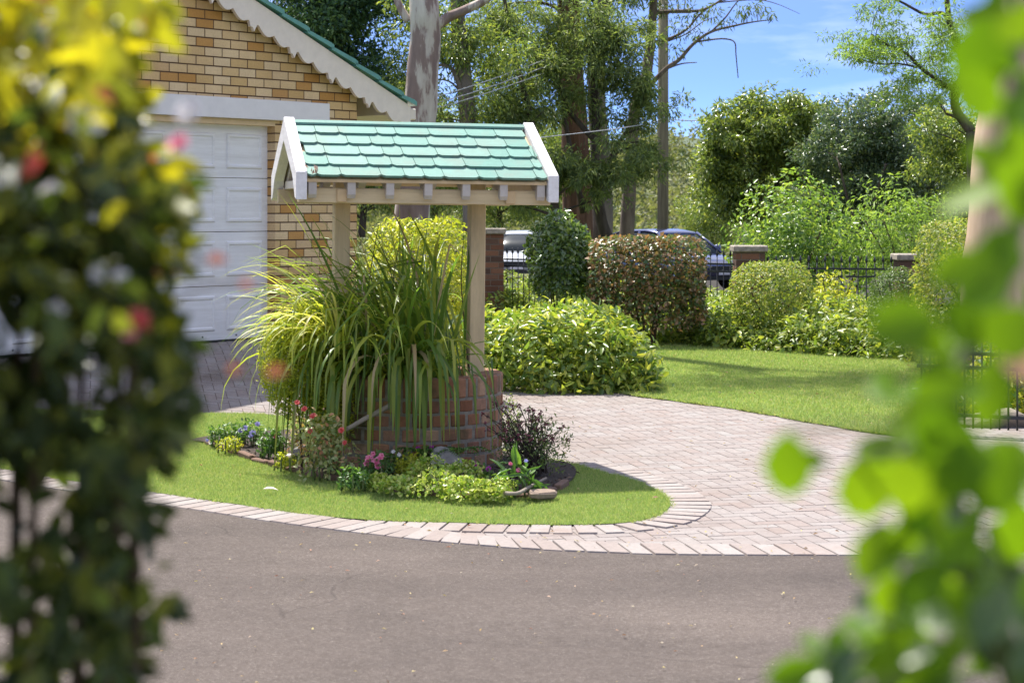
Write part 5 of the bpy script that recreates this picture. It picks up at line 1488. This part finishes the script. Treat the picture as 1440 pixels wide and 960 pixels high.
def close_right():
    Y0 = .86
    root = empty('lime_leaf_shrub', (P(1560, 960, Y0)[0], Y0, .03), 'bright lime green shrub spray with thin translucent leaves close by', 'shrub')
    base = np.array((P(1600, 960, Y0)[0], Y0, .0))
    spine = [base, P(1560, 1500, Y0), P(1430, 960, Y0), P(1350, 760, Y0), P(1335, 600, Y0), P(1350, 520, Y0), P(1410, 400, Y0), P(1436, 250, Y0), P(1430, 120, Y0), P(1430, 0, Y0), P(1445, -150, Y0)]
    b = MB(); sp = smooth_curve(spine, 6)
    b.tube(sp, np.linspace(.008, .0016, len(sp)), 6)
    fixed = [(1108, 605, 1110, 695, 74), (1205, 640, 1222, 728, 84), (1262, 640, 1285, 718, 74), (1320, 450, 1225, 462, 84), (1390, 20, 1368, 135, 96), (1345, 95, 1400, 165, 70), (1420, 170, 1440, 310, 90), (1345, 560, 1300, 640, 80), (1335, 500, 1250, 440, 64),
             (1395, 480, 1330, 430, 84), (1370, 600, 1330, 700, 84), (1290, 640, 1205, 628, 58), (1430, 620, 1380, 720, 90), (1385, 410, 1420, 320, 70), (1445, 430, 1400, 500, 90), (1310, 400, 1380, 360, 60), (1300, 700, 1250, 660, 60), (1165, 655, 1125, 640, 34),
             (1445, 60, 1415, 15, 70), (1380, 235, 1365, 200, 40), (1440, 700, 1420, 790, 80), (1360, 520, 1290, 560, 74), (1420, 380, 1350, 420, 80), (1320, 580, 1260, 600, 60), (1400, 640, 1340, 660, 70),
             (1250, 730, 1212, 815, 62), (1335, 790, 1262, 850, 66), (1380, 740, 1320, 790, 66), (1290, 880, 1205, 940, 66), (1225, 930, 1120, 952, 60), (1350, 900, 1280, 965, 70), (1425, 820, 1370, 900, 70), (1440, 900, 1450, 985, 70), (1160, 930, 1080, 958, 50)]
    C, D, L, Wd = [], [], [], []
    for (x0, y0, x1, y1, wpx) in fixed:
        Yf = Y0 - .08 + random.uniform(-.04, .04)
        p, q = P(x0, y0, Yf), P(x1, y1, Yf)
        C.append(p); D.append(q - p); L.append(np.linalg.norm(q - p) * 1.06); Wd.append(wpx / F * Yf)
    nf = len(fixed)
    def more(n, xa, xb, ya, yb, la, lb):
        for i in range(n):
            qx, qy = random.uniform(xa, xb), random.uniform(ya, yb)
            if qx > 1372 and 505 < qy < 612: continue
            q = P(qx, qy, Y0 + random.uniform(-.08, .16))
            l = random.uniform(la, lb); C.append(q); D.append(rng.normal(0, .6, 3) + np.array((-.25, 0, -.25))); L.append(l); Wd.append(l * .64)
    more(26, 1400, 1500, -80, 330, .022, .036)
    more(44, 1290, 1480, 385, 720, .018, .036)
    more(16, 1250, 1330, 560, 720, .018, .028)
    more(95, 1230, 1480, 740, 1010, .018, .034)
    more(14, 1150, 1260, 880, 980, .018, .030)
    more(110, 1330, 1700, 960, 1900, .022, .036)
    C, D, L, Wd = np.array(C), np.array(D), np.array(L), np.array(Wd)
    nr = rng.normal(0, .45, C.shape) + np.array((0, -.75, .55)); nr[:nf] = rng.normal(0, .22, (nf, 3)) + np.array((0, -.9, .45))
    young = rng.random(len(C)) < np.where((EYE - C[:, 2]) / C[:, 1] * F + HY > 740, .55, .93); young[:nf - 9] = True
    arr = [leaf_arrays(C[young], D[young], nr[young], L[young], Wd[young], ROUND), leaf_arrays(C[~young], D[~young], nr[~young], L[~young], Wd[~young], ROUND)]
    o = [(1395, 470, 1445, 520), (1335, 610, 1350, 640)]
    oc = np.array([P(a, b_, .78) for a, b_, c_, d_ in o]); od = np.array([P(c_, d_, .78) - P(a, b_, .78) for a, b_, c_, d_ in o])
    arr.append(leaf_arrays(oc, od, np.tile((0, -1., .5), (2, 1)), np.linalg.norm(od, axis=1) * 1.3, .017, ROUND))
    M['leaf_front_tan'] = leaf_mat('tan_old_leaf', [(.55, .30, .17), (.62, .40, .26)], .45, (1, 1, 1), gain=1.0)
    M['leaf_front_deep'] = leaf_mat('deep_green_glossy_leaf', [(.035, .07, .012), (.06, .11, .016)], .35, rough=.3, spec=.6, gain=1.2)
    leaf_mesh('foliage', arr, [M['leaf_front_lime'], M['leaf_front_deep'], M['leaf_front_tan']], root, [0, 1, 2])
    for (x0, y0, x1, y1) in ((1345, 600, 1108, 605), (1335, 560, 1240, 470), (1345, 760, 1200, 940), (1350, 800, 1260, 850), (1340, 640, 1205, 640), (1300, 625, 1262, 640)):
        b2 = MB(); b2.tube(smooth_curve([P(x0, y0, Y0), P((x0 + x1) / 2, (y0 + y1) / 2 - 8, .82), P(x1, y1, .78)], 5), np.linspace(.0018, .0009, 11), 5)
        b2.build('stem', M['stem_green'], root, True, True)
    b.build('stem', M['stem_green'], root, True, True)
close_right()

# ------------------------------------------------------------------ sky, sun, camera
def light():
    w = bpy.data.worlds.new('World'); scn.world = w; w.use_nodes = True
    nt = w.node_tree; nt.nodes.clear()
    out = nt.nodes.new('ShaderNodeOutputWorld'); bg = nt.nodes.new('ShaderNodeBackground')
    to_sun = Vector((-.30, .47, 1.0)).normalized()
    el = math.asin(to_sun.z); az = math.atan2(to_sun.x, to_sun.y)
    sky = nt.nodes.new('ShaderNodeTexSky'); sky.sky_type = 'NISHITA'; sky.sun_disc = False
    sky.sun_elevation = el; sky.sun_rotation = az
    sky.air_density = 1.0; sky.dust_density = .4; sky.ozone_density = 1.6
    tc = nt.nodes.new('ShaderNodeTexCoord')
    # the sky above the valley: the air is clear, so the blue comes down close to the horizon
    sx = nt.nodes.new('ShaderNodeSeparateXYZ'); nt.links.new(tc.outputs['Generated'], sx.inputs[0])
    z = math_(nt, 'MAXIMUM', sx.outputs[2], -.02)
    z2 = math_(nt, 'ADD', math_(nt, 'MULTIPLY', z, 6.5), .012)
    cb = nt.nodes.new('ShaderNodeCombineXYZ'); nt.links.new(sx.outputs[0], cb.inputs[0]); nt.links.new(sx.outputs[1], cb.inputs[1]); nt.links.new(z2, cb.inputs[2])
    nm = nt.nodes.new('ShaderNodeVectorMath'); nm.operation = 'NORMALIZE'; nt.links.new(cb.outputs[0], nm.inputs[0])
    nt.links.new(nm.outputs[0], sky.inputs[0])
    mp = nt.nodes.new('ShaderNodeMapping'); mp.inputs['Scale'].default_value = (5, 5, 26); nt.links.new(tc.outputs['Generated'], mp.inputs[0])
    n = noise(nt, 1.4, 8, .6, mp.outputs[0])
    f = ramp(nt, n, [(.48, (0, 0, 0)), (.85, (.38, .38, .38))])
    hs = nt.nodes.new('ShaderNodeHueSaturation'); hs.inputs['Hue'].default_value = .512; hs.inputs['Saturation'].default_value = 1.22; hs.inputs['Value'].default_value = .95
    nt.links.new(sky.outputs[0], hs.inputs['Color'])
    c1 = mix(nt, f, hs.outputs[0], (6.5, 6.8, 7.4))
    # broken white cloud added overhead, out of view, as neutral fill for the shadows
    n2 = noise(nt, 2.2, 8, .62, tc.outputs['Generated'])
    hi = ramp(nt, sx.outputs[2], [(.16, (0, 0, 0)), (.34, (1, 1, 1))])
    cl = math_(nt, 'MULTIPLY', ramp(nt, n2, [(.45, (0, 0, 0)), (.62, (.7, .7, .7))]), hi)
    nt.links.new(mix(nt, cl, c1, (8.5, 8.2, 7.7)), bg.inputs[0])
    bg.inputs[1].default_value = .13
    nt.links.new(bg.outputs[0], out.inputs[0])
    ld = bpy.data.lights.new('sun', 'SUN'); ld.energy = 4.6; ld.angle = R(.53); ld.color = (1, .955, .88)
    lo = bpy.data.objects.new('sun', ld); COL.objects.link(lo)
    lo.rotation_euler = to_sun.to_track_quat('Z', 'Y').to_euler(); lo.location = (0, 0, 30)
light()

cam = bpy.data.cameras.new('camera'); co = bpy.data.objects.new('camera', cam); COL.objects.link(co)
co.location = (0, 0, EYE); co.rotation_euler = (R(90), 0, 0)
cam.sensor_width = 36; cam.lens = 36 * F / 1440; cam.shift_y = -(480 - HY) / 1440
cam.clip_start = .05; cam.clip_end = 6000
cam.dof.use_dof = True; cam.dof.focus_distance = 14.0; cam.dof.aperture_fstop = 6.0; cam.dof.aperture_blades = 9
scn.camera = co
scn.view_settings.view_transform = 'Standard'; scn.view_settings.look = 'None'
scn.view_settings.exposure = 1.13; scn.view_settings.gamma = 1
scn.cycles.use_denoising = True
try:
    scn.cycles.denoiser = 'OPENIMAGEDENOISE'
    scn.cycles.denoising_input_passes = 'RGB_ALBEDO_NORMAL'
except Exception: pass
scn.cycles.max_bounces = 8; scn.cycles.diffuse_bounces = 4; scn.cycles.transmission_bounces = 6; scn.cycles.glossy_bounces = 3
scn.cycles.sample_clamp_indirect = 8
